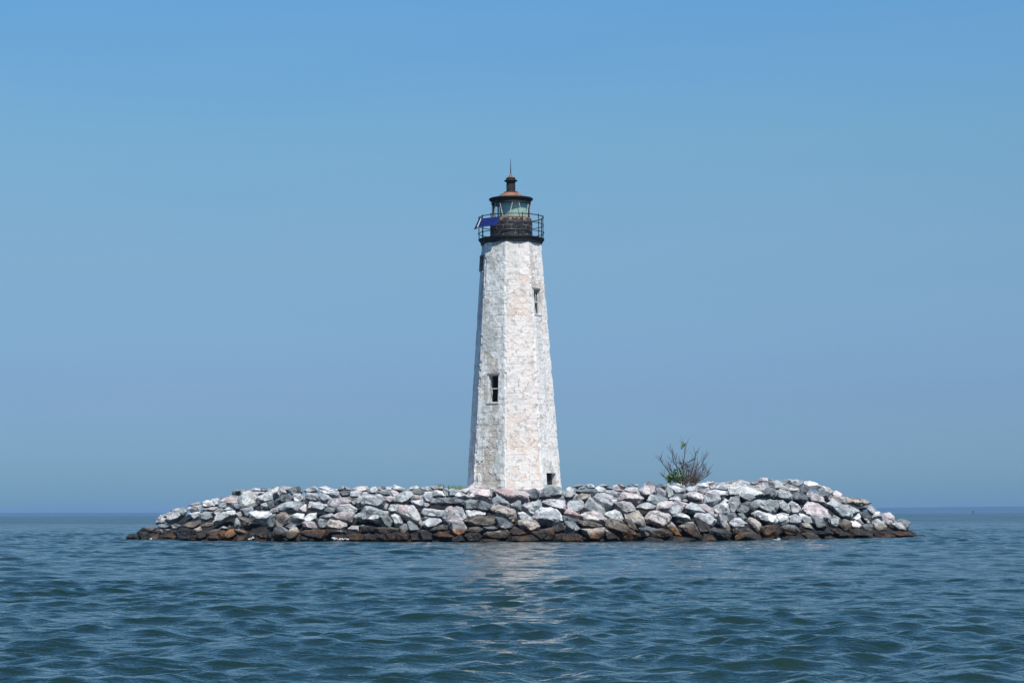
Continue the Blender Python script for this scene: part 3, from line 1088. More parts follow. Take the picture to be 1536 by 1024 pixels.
def build_wall():
    nx, nz = 72, 520
    zs = np.linspace(Z0, Z1, nz + 1)
    us = np.linspace(0, 1, nx + 1)
    V, F, C = [], [], []
    snapped = {}
    rng = np.random.RandomState(4)
    # courses of stone
    cz = [0.0]
    while cz[-1] < Z1 + 1: cz.append(cz[-1] + rng.uniform(0.27, 0.40))
    cz = np.array(cz)
    base = 0
    for k, (a, b) in enumerate(FACES):
        U, Z = np.meshgrid(us, zs)
        RR = Rz(Z)
        ax, ay = RR * math.sin(R(a)), -RR * math.cos(R(a))
        bx, by = RR * math.sin(R(b)), -RR * math.cos(R(b))
        Wd = 2 * RR * math.sin(R(22.5))
        x = U * Wd                                        # metres from the left arris
        wob = 0.03 * (fbm(x * 2.5, Z * 2.5, 50 + k, 3) - 0.5)
        ci = np.searchsorted(cz, Z + wob) - 1
        r2 = np.random.RandomState(70 + k)
        nC = len(cz)
        offs, lens = r2.rand(nC), r2.uniform(0.45, 0.95, nC)
        bl = (x + wob) / lens[ci] + offs[ci]
        bi = np.floor(bl).astype(int)
        rnd = r2.rand(nC, 40)[ci, bi % 40]
        rnd2 = r2.rand(nC, 40)[ci, bi % 40]
        jz = np.minimum(Z + wob - cz[ci], cz[np.minimum(ci + 1, nC - 1)] - Z - wob)
        jx = np.minimum(bl - bi, 1 - (bl - bi)) * lens[ci]
        joint = 1 - smooth(np.minimum(jz, jx), 0.004, 0.030)
        joint *= smooth(fbm(x * 1.6, Z * 1.6, 90 + k, 3), 0.42, 0.62)
        h = Z / Z1
        n1 = fbm(x * 1.1, Z * 0.7, 10 + k, 6)
        n2 = fbm(x * 3.1, Z * 3.1, 20 + k, 4)
        n3 = fbm(x * 2.0 + 9, Z * 0.35, 30 + k, 4)        # run-down streaks
        n4 = fbm(x * 7, Z * 7, 40 + k, 3)
        # where the whitewash has come off the stone
        peel = 0.56 * n1 + 0.33 * n2 + 0.11 * rnd
        lowl = 0
        if k == 7:                                        # left-front: badly spalled foot
            lowl = smooth(0.30 - h, 0, 0.22) * (1 - 0.55 * U)
            peel = peel + 0.23 * lowl - 0.045
        if k == 0:
            lowl0 = smooth(0.16 - h, 0, 0.14) * (1 - 0.4 * U)
            peel = peel + 0.15 * lowl0 + 0.02 * (1 - smooth(U, 0.1, 0.7))
        if k == 1: peel = peel - 0.02
        off_ = smooth(peel, 0.545, 0.600)
        thick = smooth(peel + 0.06 * (n4 - 0.5), 0.56, 0.585)
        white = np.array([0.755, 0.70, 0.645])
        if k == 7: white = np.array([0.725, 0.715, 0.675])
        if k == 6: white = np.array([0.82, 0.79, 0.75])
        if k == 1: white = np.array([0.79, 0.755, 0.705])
        col = np.ones(Z.shape + (3,)) * white
        col = col * (0.95 + 0.10 * rnd[..., None])
        # faint pinkish stone showing through thin wash on the front face
        if k == 0:
            th = smooth(fbm(x * 1.3, Z * 0.8, 61, 4), 0.40, 0.62) * (0.35 + 0.55 * (1 - h))
            col = col * (1 - 0.42 * th[..., None]) + np.array([0.70, 0.56, 0.50]) * 0.42 * th[..., None]
        # grey-green weathering
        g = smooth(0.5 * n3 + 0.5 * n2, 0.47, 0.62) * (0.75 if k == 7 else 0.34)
        col = col * (1 - g[..., None]) + np.array([0.40, 0.42, 0.385]) * g[..., None]
        stone = np.stack([0.40 + 0.12 * rnd2, 0.31 + 0.07 * rnd2, 0.23 + 0.05 * rnd2], -1)
        if k == 7: stone = np.stack([0.42 + 0.12 * rnd2, 0.37 + 0.1 * rnd2, 0.30 + 0.08 * rnd2], -1)
        if k == 0: stone = np.stack([0.62 + 0.1 * rnd2, 0.48 + 0.08 * rnd2, 0.385 + 0.06 * rnd2], -1)
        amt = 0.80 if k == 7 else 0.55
        col = col * (1 - amt * off_[..., None]) + stone * amt * off_[..., None]
        # sooty spots, dirt in the joints
        sp = smooth(fbm(x * 8.0, Z * 6.5, 130 + k, 4), 0.62, 0.70)
        col = col * (1 - 0.40 * sp[..., None]) + np.array([0.15, 0.14, 0.125]) * 0.40 * sp[..., None]
        jd = (0.50 if k == 7 else 0.34) * joint
        col = col * (1 - jd[..., None]) + np.array([0.16, 0.145, 0.12]) * jd[..., None]
        # clean white wash along the arrises
        eL_ = (1 - smooth(x, 0.02, 0.11)) * (0.35 if k == 1 else 1.0)
        eR_ = 0.8 * (1 - smooth(Wd - x, 0.02, 0.10)) * (0.35 if k == 0 else 1.0)
        ed = np.maximum(eL_, eR_) * smooth(n2, 0.35, 0.5)
        ed = ed * (0.6 if k in (0, 1, 7) else 0.2)
        col = col * (1 - ed[..., None]) + np.array([0.80, 0.795, 0.77]) * ed[..., None]
        d = 0.010 * (rnd - 0.5) - 0.010 * joint - 0.016 * thick + 0.030 * (n4 - 0.5) + 0.030 * (n2 - 0.5)
        if k == 7: d = d - 0.045 * thick * lowl - 0.03 * lowl * (rnd2 - 0.3) * thick
        edge = smooth(np.minimum(x, Wd - x), 0.0, 0.06)
        d = d * edge
        def chip(j):
            return 0.075 * smooth(fbm(Z * 2.1, Z * 0 + 3.3 * (j % 8) + 0.5, 200, 4), 0.50, 0.70) + 0.022 * fbm(Z * 6.0, Z * 0 + 2.7 * (j % 8), 210, 3)
        eL = chip(k) * (1 - smooth(x, 0.0, 0.12)) + chip(k + 1) * (1 - smooth(Wd - x, 0.0, 0.12))
        na, nb = R((a + b) / 2), 0
        nxv, nyv = math.sin(na), -math.cos(na)
        P = np.stack([ax + (bx - ax) * U + nxv * d, ay + (by - ay) * U + nyv * d, Z], -1)
        # arrises chipped towards the axis, by the same amount on both faces that share one
        P[..., 0] *= 1 - eL / np.maximum(RR, .1); P[..., 1] *= 1 - eL / np.maximum(RR, .1)
        V.append(P.reshape(-1, 3)); C.append(col.reshape(-1, 3))
        idx = base + np.arange((nx + 1) * (nz + 1)).reshape(nz + 1, nx + 1)
        q = np.stack([idx[:-1, :-1], idx[:-1, 1:], idx[1:, 1:], idx[1:, :-1]], -1)
        keep = np.ones((nz, nx), bool)
        for (u0, u1, z0, z1) in OPEN.get(k, []):
            i0, i1 = int(round(u0 * nx)), int(round(u1 * nx))
            j0, j1 = int(round(z0 / Z1 * nz)), int(round(z1 / Z1 * nz))
            j0 = max(j0, 0)
            keep[j0:j1, i0:i1] = False
            snapped.setdefault(k, []).append((us[i0], us[i1], zs[j0], zs[j1]))
            # reveal
            inward = np.array([-nxv, -nyv, 0]) * 0.42
            loop = [idx[j0, i] for i in range(i0, i1)] + [idx[j, i1] for j in range(j0, j1)] + [idx[j1, i] for i in range(i1, i0, -1)] + [idx[j, i0] for j in range(j1, j0, -1)]
            Pf = P.reshape(-1, 3); Cf = col.reshape(-1, 3)
            ins = np.array([Pf[i - base] + inward for i in loop])
            nb0 = base + (nx + 1) * (nz + 1) + sum(len(e) for e in extra_v(k))
            EXTRA.setdefault(k, []).append((loop, ins, np.array([[0.5, 0.49, 0.47]] * len(loop))))
            for m_ in range(len(loop)):
                m2 = (m_ + 1) % len(loop)
                F.append((loop[m_], nb0 + m_, nb0 + m2, loop[m2]))
        F.extend(map(tuple, q[keep].reshape(-1, 4)))
        base += (nx + 1) * (nz + 1)
        for (_, ins, cc) in EXTRA.get(k, []):
            V.append(ins); C.append(cc); base += len(ins)
    V = np.concatenate(V); C = np.concatenate(C)
    me = bpy.data.meshes.new("wall")
    me.from_pydata(V.tolist(), [], [tuple(int(i) for i in f) for f in F])
    ca = me.color_attributes.new("wear", 'FLOAT_COLOR', 'POINT')
    ca.data.foreach_set("color", np.concatenate([C, np.ones((len(C), 1))], 1).astype(np.float32).ravel())
    me.update()
    link_mesh("wall", me, mat_wall(), LH)
    return snapped

EXTRA = {}
def extra_v(k): return [e[1] for e in EXTRA.get(k, [])]

SNAP = build_wall()

M_BLACK = mat_flaked("black_paint", (0.006, 0.006, 0.007), (0.07, 0.06, 0.055), 0.65, 5.0, (0.62, 0.70))
M_FRAME = mat_flaked("grey_white_paint", (0.34, 0.34, 0.33), (0.16, 0.15, 0.13), 0.7, 6.0)
M_FRAMEW = mat_flaked("white_paint", (0.42, 0.42, 0.41), (0.2, 0.19, 0.17), 0.7, 6.0)
M_DARKWOOD = mat_plain("bleached_wood", (0.20, 0.20, 0.19), 0.8)
M_IRON = mat_plain("painted_iron", (0.022, 0.024, 0.030), 0.5)

def mat_window_glass():
    t = NT("dark_interior_glass")
    t.bsdf((0.01, 0.012, 0.014), 0.35, None, **{"IOR": 1.2})  # opaque near-black pane, the dark of the unlit interior put into its colour
    return t.m
M_GLASS = mat_window_glass()

def face_frame(k, z):
    """matrix whose x runs along face k to the right, y into the tower, z up the face; origin mid-face"""
    a, b = FACES[k]
    mid = R((a + b) / 2)
    n = Vector((math.sin(mid), -math.cos(mid), 0))
    apo = lambda zz_: Rz(zz_) * math.cos(R(22.5))
    tx = Vector((math.cos(mid), math.sin(mid), 0))
    slope = (apo(z + 1) - apo(z))
    up = (Vector((0, 0, 1)) + n * slope).normalized()
    inn = tx.cross(up) * -1
    if inn.dot(n) > 0: inn = -inn
    M = Matrix((tx, inn, up)).transposed().to_4x4()
    M.translation = n * apo(z) + Vector((0, 0, z))
    return M

def window(k, hole, style):
    u0, u1, z0, z1 = hole
    zm = (z0 + z1) / 2
    wd = 2 * Rz(zm) * math.sin(R(22.5))
    x0, x1 = (u0 - 0.5) * wd, (u1 - 0.5) * wd
    h = (z1 - z0) / 2
    M = face_frame(k, zm)
    bm = bmesh.new()
    fr = 0.045
    dpt = (0.10, 0.20)
    add_box(bm, (x0 - 0.01, dpt[0], -h), (x0 + fr, dpt[1], h), M)
    add_box(bm, (x1 - fr, dpt[0], -h), (x1 + 0.01, dpt[1], h), M)
    add_box(bm, (x0 + fr, dpt[0], h - fr), (x1 - fr, dpt[1], h + 0.01), M)
    f = obj("window", bm, M_FRAMEW, LH)
    # sill and lintel
    bm = bmesh.new(); add_box(bm, (x0 - 0.10, -0.04, -h - 0.07), (x1 + 0.06, 0.098, -h + 0.015), M); obj("sill", bm, M_FRAMEW, f)
    if style != 'shut':
        bm = bmesh.new(); add_box(bm, (x0 - 0.08, -0.045, h - 0.01), (x1 + 0.08, 0.096, h + 0.055), M)
        add_box(bm, (x0 - 0.07, -0.02, h + 0.058), (x1 + 0.07, 0.09, h + 0.10), M); obj("lintel", bm, M_DARKWOOD, f)
        # outer casing strips standing a little proud of the wall
        bm = bmesh.new(); add_box(bm, (x0 - 0.09, -0.02, -h + 0.022), (x0 - 0.012, 0.094, h - 0.012), M)
        add_box(bm, (x1 + 0.012, -0.02, -h + 0.022), (x1 + 0.07, 0.094, h - 0.012), M); obj("casing", bm, M_FRAMEW, f)
    bm = bmesh.new()
    if style == 'open':
        add_box(bm, (x0 + fr, 0.12, -0.02), (x1 - fr, 0.17, 0.035), M)
        obj("sash", bm, M_FRAME, f)
    elif style == 'sash':
        s = 0.03
        add_box(bm, (x0 + fr, 0.115, -0.03), (x1 - fr, 0.165, 0.045), M)
        add_box(bm, (x0 + fr, 0.12, 0.047), (x0 + fr + 0.025, 0.16, h - fr), M)
        xm = x0 + fr + (x1 - x0 - 2 * fr) * 0.62
        add_box(bm, (xm, 0.12, 0.047), (xm + s, 0.16, h - fr), M)
        add_box(bm, (x1 - fr - 0.06, 0.118, -h + 0.02), (x1 - fr, 0.16, -0.032), M)
        add_box(bm, (x0 + fr, 0.12, -h), (x1 - fr - 0.062, 0.16, -h + 0.06), M)
        obj("sash", bm, M_FRAME, f)
        bm = bmesh.new(); add_box(bm, (x0 + fr, 0.175, 0.02), (x1 - fr, 0.18, h - fr), M); obj("pane", bm, M_GLASS, f)
    else:
        add_box(bm, (x0 + fr, 0.04, -h), (x1 - fr, 0.09, h - fr), M)
        obj("shutter", bm, M_DARKWOOD, f)
        bm = bmesh.new(); add_box(bm, (x0 - 0.06, -0.13, h + 0.0), (x1 + 0.06, 0.09, h + 0.08), M)
        add_box(bm, (x0 - 0.06, -0.12, -h + 0.03), (x0 + 0.02, 0.09, h - 0.003), M); obj("hood", bm, M_DARKWOOD, f)

window(7, SNAP[7][0], 'open')
window(1, SNAP[1][0], 'sash')
window(6, SNAP[6][0], 'shut')

def hatch(k, hole):
    u0, u1, z0, z1 = hole
    zm = (z0 + z1) / 2
    wd = 2 * Rz(zm) * math.sin(R(22.5))
    x0, x1 = (u0 - 0.5) * wd, (u1 - 0.5) * wd
    h = (z1 - z0) / 2
    M = face_frame(k, zm)
    bm = bmesh.new()
    add_box(bm, (x0 - 0.02, 0.30, -h - .02), (x1 + 0.02, 0.36, h + .02), M)
    for i in range(3):
        xa = x0 + (x1 - x0) * (i + 0.15) / 3
        add_box(bm, (xa, 0.26, -h), (xa + 0.04, 0.298, h), M)
    obj("hatch", bm, mat_plain("black_boards", (0.012, 0.012, 0.013), 0.8), LH)
hatch(1, SNAP[1][1])

# ---- gallery, railing, lantern
def build_lantern():
    zd = zz(359.0)                                       # deck level
    a0 = R(A0)
    # cornice and deck
    bm = bmesh.new()
    add_lathe(bm, [(rad(43.0), zz(367.5)), (rad(46.6), zz(367.0)), (rad(46.9), zz(364.4)), (rad(48.0), zz(362.6)), (rad(49.6), zz(360.8)), (rad(50.0), zz(360.3)),
                   (rad(50.0), zz(359.2)), (rad(49.4), zd), (0, zd)], 24, a0)
    bmesh.ops.subdivide_edges(bm, edges=[e for e in bm.edges if e.calc_length() > .2], cuts=1)
    for v in bm.verts:
        if v.co.z < zd - 0.01:
            f = 0.02 * mnoise.noise(v.co * 4)
            v.co.x *= 1 + f; v.co.y *= 1 + f; v.co.z += 0.03 * mnoise.noise(v.co * 3 + Vector((7, 7, 7)))
    obj("gallery_deck", bm, M_BLACK, LH)

    # railing
    rr = rad(48.8)
    bm = bmesh.new()
    zt = zz(327)
    for z, r in ((zt, 0.027), (zz(338.5), 0.022), (zz(350.5), 0.022)):
        pts = [pol(a, rr, z) for a in np.linspace(0, 360, 73)]
        pts[-1] = pts[0].copy()
        add_tube(bm, pts, r, 6)
    rail = obj("railing", bm, M_IRON, LH)
    # the posts kept to where the photo shows them, the rest at even steps
    for a in (-86, -62, 57, 78, 12 + 8, -38, 110, 143, 176, 209, 242):
        bm = bmesh.new()
        add_tube(bm, [pol(a, rr, zd - 0.02), pol(a, rr, zt + 0.03)], 0.030, 6)
        p = pol(a, rr, zt + 0.045)
        bmesh.ops.create_icosphere(bm, subdivisions=1, radius=0.04, matrix=Matrix.Translation(p))
        p = pol(a, rr + 0.05, zz(350.5))
        bmesh.ops.create_icosphere(bm, subdivisions=1, radius=0.035, matrix=Matrix.Translation(p))
        obj("post", bm, M_IRON, rail)

    # parapet drum of black-painted masonry with plinth
    m_par = mat_parapet()
    bm = bmesh.new()
    add_lathe(bm, [(rad(33.2), zd - 0.01), (rad(33.2), zz(355.5)), (rad(32.0), zz(355.0)), (rad(31.8), zz(333.5)), (rad(31.0), zz(330.4)), (rad(27), zz(330.4))], 48)
    bmesh.ops.subdivide_edges(bm, edges=[e for e in bm.edges if e.calc_length() > .3], cuts=4)
    for v in bm.verts:
        f = 0.010 * mnoise.noise(v.co * 5)
        v.co.x *= 1 + f; v.co.y *= 1 + f
    obj("parapet", bm, m_par, LH)
    # rusty sill of the glazing
    bm = bmesh.new()
    add_lathe(bm, [(rad(29.5), zz(330.3)), (rad(30.2), zz(330.0)), (rad(30.2), zz(328.6)), (rad(28.6), zz(328.2)), (rad(27), zz(328.2))], 48)
    obj("lantern_sill", bm, mat_flaked("rusty_iron", (0.22, 0.085, 0.035), (0.03, 0.02, 0.018), 0.8, 5.0, (0.50, 0.60), (0.42, 0.24, 0.14)), LH)

    # glazing: panes between slanting astragals
    rg = rad(28.4)
    zb, ztop = zz(328.2), zz(305.6)
    top, bot = [], []
    for k in range(6):
        c = 14.5 + 60 * k
        top += [c - 8.8, c + 8.8]; bot += [c - 20.5, c + 20.5]
    n = len(top)
    mg = mat_lantern_glass()
    bm = bmesh.new()
    gl = []
    for i in range(n):
        j = (i + 1) % n
        t1 = top[j] + (360 if j == 0 else 0); b1 = bot[j] + (360 if j == 0 else 0)
        q = [pol(bot[i], rg, zb), pol(b1, rg, zb), pol(t1, rg, ztop), pol(top[i], rg, ztop)]
        bm2 = bmesh.new()
        ins = [p * 0.995 + Vector((0, 0, p.z * 0.005)) for p in q]
        outer = [bm2.verts.new(p) for p in q]; inner = [bm2.verts.new(Vector((p.x * .988, p.y * .988, p.z))) for p in q]
        bm2.faces.new(outer); bm2.faces.new(inner[::-1])
        for e in range(4): bm2.faces.new((outer[e], inner[e], inner[(e + 1) % 4], outer[(e + 1) % 4]))
        obj("lantern_pane", bm2, mg, LH)
    m_bar = mat_plain("pale_bars", (0.50, 0.47, 0.44), 0.6)
    for i in range(n):
        bm2 = bmesh.new()
        p0, p1 = pol(bot[i], rg + 0.012, zb - 0.02), pol(top[i], rg + 0.012, ztop + 0.02)
        add_tube(bm2, [p0, p1], 0.020, 5)
        obj("glazing_bar", bm2, m_bar, LH)
    bm = bmesh.new()
    add_lathe(bm, [(rg + 0.02, ztop - 0.05), (rg + 0.05, ztop - 0.05), (rg + 0.05, ztop + 0.12), (rg + 0.02, ztop + 0.12)], 48)
    obj("lantern_head_ring", bm, M_BLACK, LH)
    # lens drum behind pale green blinds, and a dark column by its side
    bm = bmesh.new()
    add_lathe(bm, [(0, zz(331)), (rad(21.5), zz(331)), (rad(21.5), zz(301)), (0, zz(301))], 32)
    for v in bm.verts: v.co.x += rad(4.2)
    t = NT("green_blind")
    t.bsdf(t.mix(t.ramp(t.noise(t.objc(), 1.6, 4), 0.35, 0.65), (0.27, 0.40, 0.335), (0.38, 0.52, 0.44)), 0.7)
    obj("lantern_blind", bm, t.m, LH)
    for a in (-78, -46, 82, 150, 210):
        bm = bmesh.new()
        add_tube(bm, [pol(a, rg - 0.06, zz(330)), pol(a, rg - 0.06, zz(301))], 0.05 if a > -70 else 0.06, 6)
        obj("lantern_mullion", bm, M_IRON, LH)
    # roof: deep black eave, low rusty dome
    bm = bmesh.new()
    add_lathe(bm, [(rad(27.5), zz(306.2)), (rad(29.0), zz(306.2)), (rad(29.7), zz(303.6)), (rad(31.3), zz(301.6)), (rad(33.0), zz(300.4)), (rad(33.5), zz(299.2)), (rad(33.0), zz(298.2)), (rad(25), zz(297.0))], 48)
    obj("roof_eave", bm, M_BLACK, LH, False)
    m_rust = mat_flaked("rusty_roof", (0.20, 0.085, 0.048), (0.10, 0.04, 0.038), 0.85, 3.2, (0.50, 0.60), (0.30, 0.16, 0.10))
    bm = bmesh.new()
    add_lathe(bm, [(rad(25.2), zz(297.1)), (rad(20.5), zz(295.9)), (rad(17.5), zz(293.4)), (rad(13), zz(290.4)), (rad(8), zz(289.0)), (0, zz(288.9))], 48)
    obj("lantern_roof", bm, m_rust, LH, True)
    # ventilator
    bm = bmesh.new()
    add_lathe(bm, [(rad(8.5), zz(290.2)), (rad(10.6), zz(290.0)), (rad(10.6), zz(288.4)), (rad(7.4), zz(287.6)), (rad(6.4), zz(286.4)), (rad(6.3), zz(275.0)), (rad(7.6), zz(273.2)), (rad(7.6), zz(272.2)), (0, zz(272.2))], 24)
    vent = obj("ventilator", bm, M_BLACK, LH)
    m_vr = mat_flaked("ventilator_rust", (0.035, 0.02, 0.016), (0.12, 0.06, 0.045), 0.8, 8.0, (0.58, 0.66))
    for a in range(-170, 190, 24):
        bm = bmesh.new()
        add_tube(bm, [pol(a, rad(6.35), zz(286)), pol(a, rad(6.35), zz(276))], 0.022, 5)
        obj("rib", bm, m_vr, vent)
    bm = bmesh.new()
    add_lathe(bm, [(rad(7.5), zz(272.3)), (rad(10.1), zz(271.9)), (rad(10.1), zz(270.9)), (rad(7.4), zz(269.6)), (rad(6.6), zz(268.9)), (rad(7.3), zz(268.2)), (rad(7.3), zz(267.2)), (0, zz(267.2))], 24)
    obj("cap", bm, M_BLACK, vent)
    bm = bmesh.new()
    add_lathe(bm, [(rad(6.0), zz(267.3)), (rad(4.6), zz(265.6)), (rad(2.2), zz(263.2)), (rad(1.0), zz(261.4)), (0, zz(260.8))], 24)
    obj("finial", bm, mat_flaked("finial_rust", (0.15, 0.08, 0.05), (0.03, 0.025, 0.025), 0.8, 8.0), vent)
    bm = bmesh.new()
    add_tube(bm, [(0, 0, zz(262)), (0, 0, zz(250)), (0, 0, zz(238))], [0.035, 0.024, 0.010], 6)
    obj("lightning_rod", bm, M_IRON, LH)

def mat_parapet():
    t = NT("flaking_black_masonry")
    o = t.objc()
    c = t.mix(t.ramp(t.noise(o, 3.0, 5, 0.7), 0.35, 0.7), (0.005, 0.006, 0.008), (0.018, 0.018, 0.021))
    br = t.new("ShaderNodeTexBrick")
    # wrap the courses round the drum
    s = sepxyz(t, o)
    ang = t.math('ARCTAN2', s[0], t.math('MULTIPLY', s[1], -1.0))
    cb = t.new("ShaderNodeCombineXYZ")
    t.l.new(t.math('MULTIPLY', ang, 1.19), cb.inputs[0]); t.l.new(s[2], cb.inputs[1])
    t.l.new(cb.outputs[0], br.inputs["Vector"])
    br.inputs["Scale"].default_value = 1.0
    br.inputs["Brick Width"].default_value = 0.46; br.inputs["Row Height"].default_value = 0.25
    br.inputs["Mortar Size"].default_value = 0.018
    fl = t.noise(o, 6.0, 6, 0.78)
    jm = t.math('MULTIPLY', br.outputs["Fac"], t.ramp(t.noise(o, 2.2, 3), 0.42, 0.6))
    c = t.mix(t.math('MULTIPLY', jm, 0.75), c, (0.22, 0.19, 0.17))
    c = t.mix(t.math('MULTIPLY', t.ramp(fl, 0.57, 0.66), 0.7), c, (0.17, 0.15, 0.14))
    hi = t.ramp(s[2], zz(335), zz(330.5))
    sp = t.math('MULTIPLY', hi, t.ramp(t.noise(o, 5.0, 4, 0.7), 0.45, 0.6))
    c = t.mix(sp, c, (0.40, 0.24, 0.17))
    t.bsdf(c, 0.75, t.bump(t.math('SUBTRACT', fl, t.math('MULTIPLY', br.outputs["Fac"], 0.4)), 0.6, 0.03))
    return t.m

def mat_lantern_glass():
    t = NT("lantern_glass")
    g = t.new("ShaderNodeBsdfGlossy"); g.inputs["Roughness"].default_value = 0.03
    tr = t.new("ShaderNodeBsdfTransparent"); tr.inputs[0].default_value = (0.96, 0.99, 0.97, 1)
    lw = t.new("ShaderNodeLayerWeight"); lw.inputs[0].default_value = 0.5
    fc = t.math('ADD', 0.05, t.math('MULTIPLY', t.math('POWER', lw.outputs["Facing"], 5.0), 0.6))
    mx = t.new("ShaderNodeMixShader")
    t.l.new(fc, mx.inputs[0]); t.l.new(tr.outputs[0], mx.inputs[1]); t.l.new(g.outputs[0], mx.inputs[2])
    t.l.new(mx.outputs[0], t.out.inputs[0])
    return t.m

build_lantern()

# ------------------------------------------------------------------ solar panels hung on the gallery rail
def mat_cells():
    t = NT("solar_cells")
    o = t.objc()
    br = t.new("ShaderNodeTexBrick"); br.offset = 0.0
    t.l.new(o, br.inputs["Vector"])
    br.inputs["Scale"].default_value = 1.0
    br.inputs["Brick Width"].default_value = 0.125; br.inputs["Row Height"].default_value = 0.125; br.inputs["Mortar Size"].default_value = 0.008
    n = t.noise(o, 3.0, 3)
    c = t.mix(t.ramp(n, 0.35, 0.7), (0.002, 0.009, 0.075), (0.005, 0.015, 0.13))
    c = t.mix(t.math('MULTIPLY', br.outputs["Fac"], 0.4), c, (0.08, 0.10, 0.26))
    t.bsdf(c, 0.5, None, **{"Specular IOR Level": 0.15})
    return t.m

M_CELLS = mat_cells()
M_ALU = mat_plain("aluminium_frame", (0.55, 0.55, 0.56), 0.4, 0.15)
def solar(q, label, strip=False):
    """q: four world corners, top-left, top-right, bottom-right, bottom-left"""
    tl, tr_, br_, bl = q
    c = (tl + tr_ + br_ + bl) / 4
    ex = ((tr_ - tl) + (br_ - bl)).normalized()
    ez = ((tl - bl) + (tr_ - br_)).normalized()
    n = ex.cross(ez); ez = n.normalized().cross(ex) ; n = ex.cross(ez).normalized()
    if n.y > 0: n = -n
    w = ((tr_ - tl).length + (br_ - bl).length) / 4
    h = ((tl - bl).length + (tr_ - br_).length) / 4
    M = Matrix((ex, ez, n)).transposed().to_4x4()
    root = empty("solar_panel", c)
    tag(root, label, "solar panel", "solar panels hung on the gallery railing")
    root.rotation_euler = M.to_euler()
    I = None
    bm = bmesh.new(); add_box(bm, (-w + .022, -h + .022, -0.012), (w - .022, h - .022, 0.006)); obj("cells", bm, M_CELLS, root)
    bm = bmesh.new()
    for lo, hi in (((-w, -h, -0.02), (-w + .02, h, 0.012)), ((w - .02, -h, -0.02), (w, h, 0.012)), ((-w + .02, -h, -0.02), (w - .02, -h + .02, 0.012)), ((-w + .02, h - .02, -0.02), (w - .02, h, 0.012))):
        add_box(bm, lo, hi)
    obj("frame", bm, M_IRON, root)
    if strip:
        bm = bmesh.new(); add_box(bm, (-w - .06, -h, -0.03), (-w - .002, h, 0.016)); obj("edge_strip", bm, M_ALU, root)
    for x in (-w * .6, w * .6):
        bm = bmesh.new()
        add_tube(bm, [(x, h * .7, -0.02), (x, 0.1, -0.22), (x, -h * .8, -0.02)], 0.015, 5)
        obj("bracket", bm, M_IRON, root)

ya = LY - rad(47)
solar((at(722, 327.5, ya + .55), at(749.5, 325.6, ya + 0.05), at(746.5, 336.8, ya - .42), at(717.5, 341, ya + .12)), "deep blue solar panel hung on the gallery rail in front of the lantern", True)
yb = LY - rad(20)
solar((at(717.2, 329.5, yb + 0.9), at(722.2, 327.2, yb + .02), at(717.8, 340.5, yb - .35), at(712.6, 342.6, yb + .5)), "narrow dark blue solar panel facing sideways at the outer rail corner")

# ------------------------------------------------------------------ shrub
def leaf(bm, c, d, up, L, wd):
    d = d.normalized(); s = d.cross(up)
    if s.length < 1e-3: s = d.cross(Vector((1, 0, 0)))
    s.normalize(); n = s.cross(d)
    a = bm.verts.new(c); b = bm.verts.new(c + d * L * .5 + s * wd + n * wd * .3); e = bm.verts.new(c + d * L); f = bm.verts.new(c + d * L * .5 - s * wd + n * wd * .3)
    bm.faces.new((a, b, e, f))

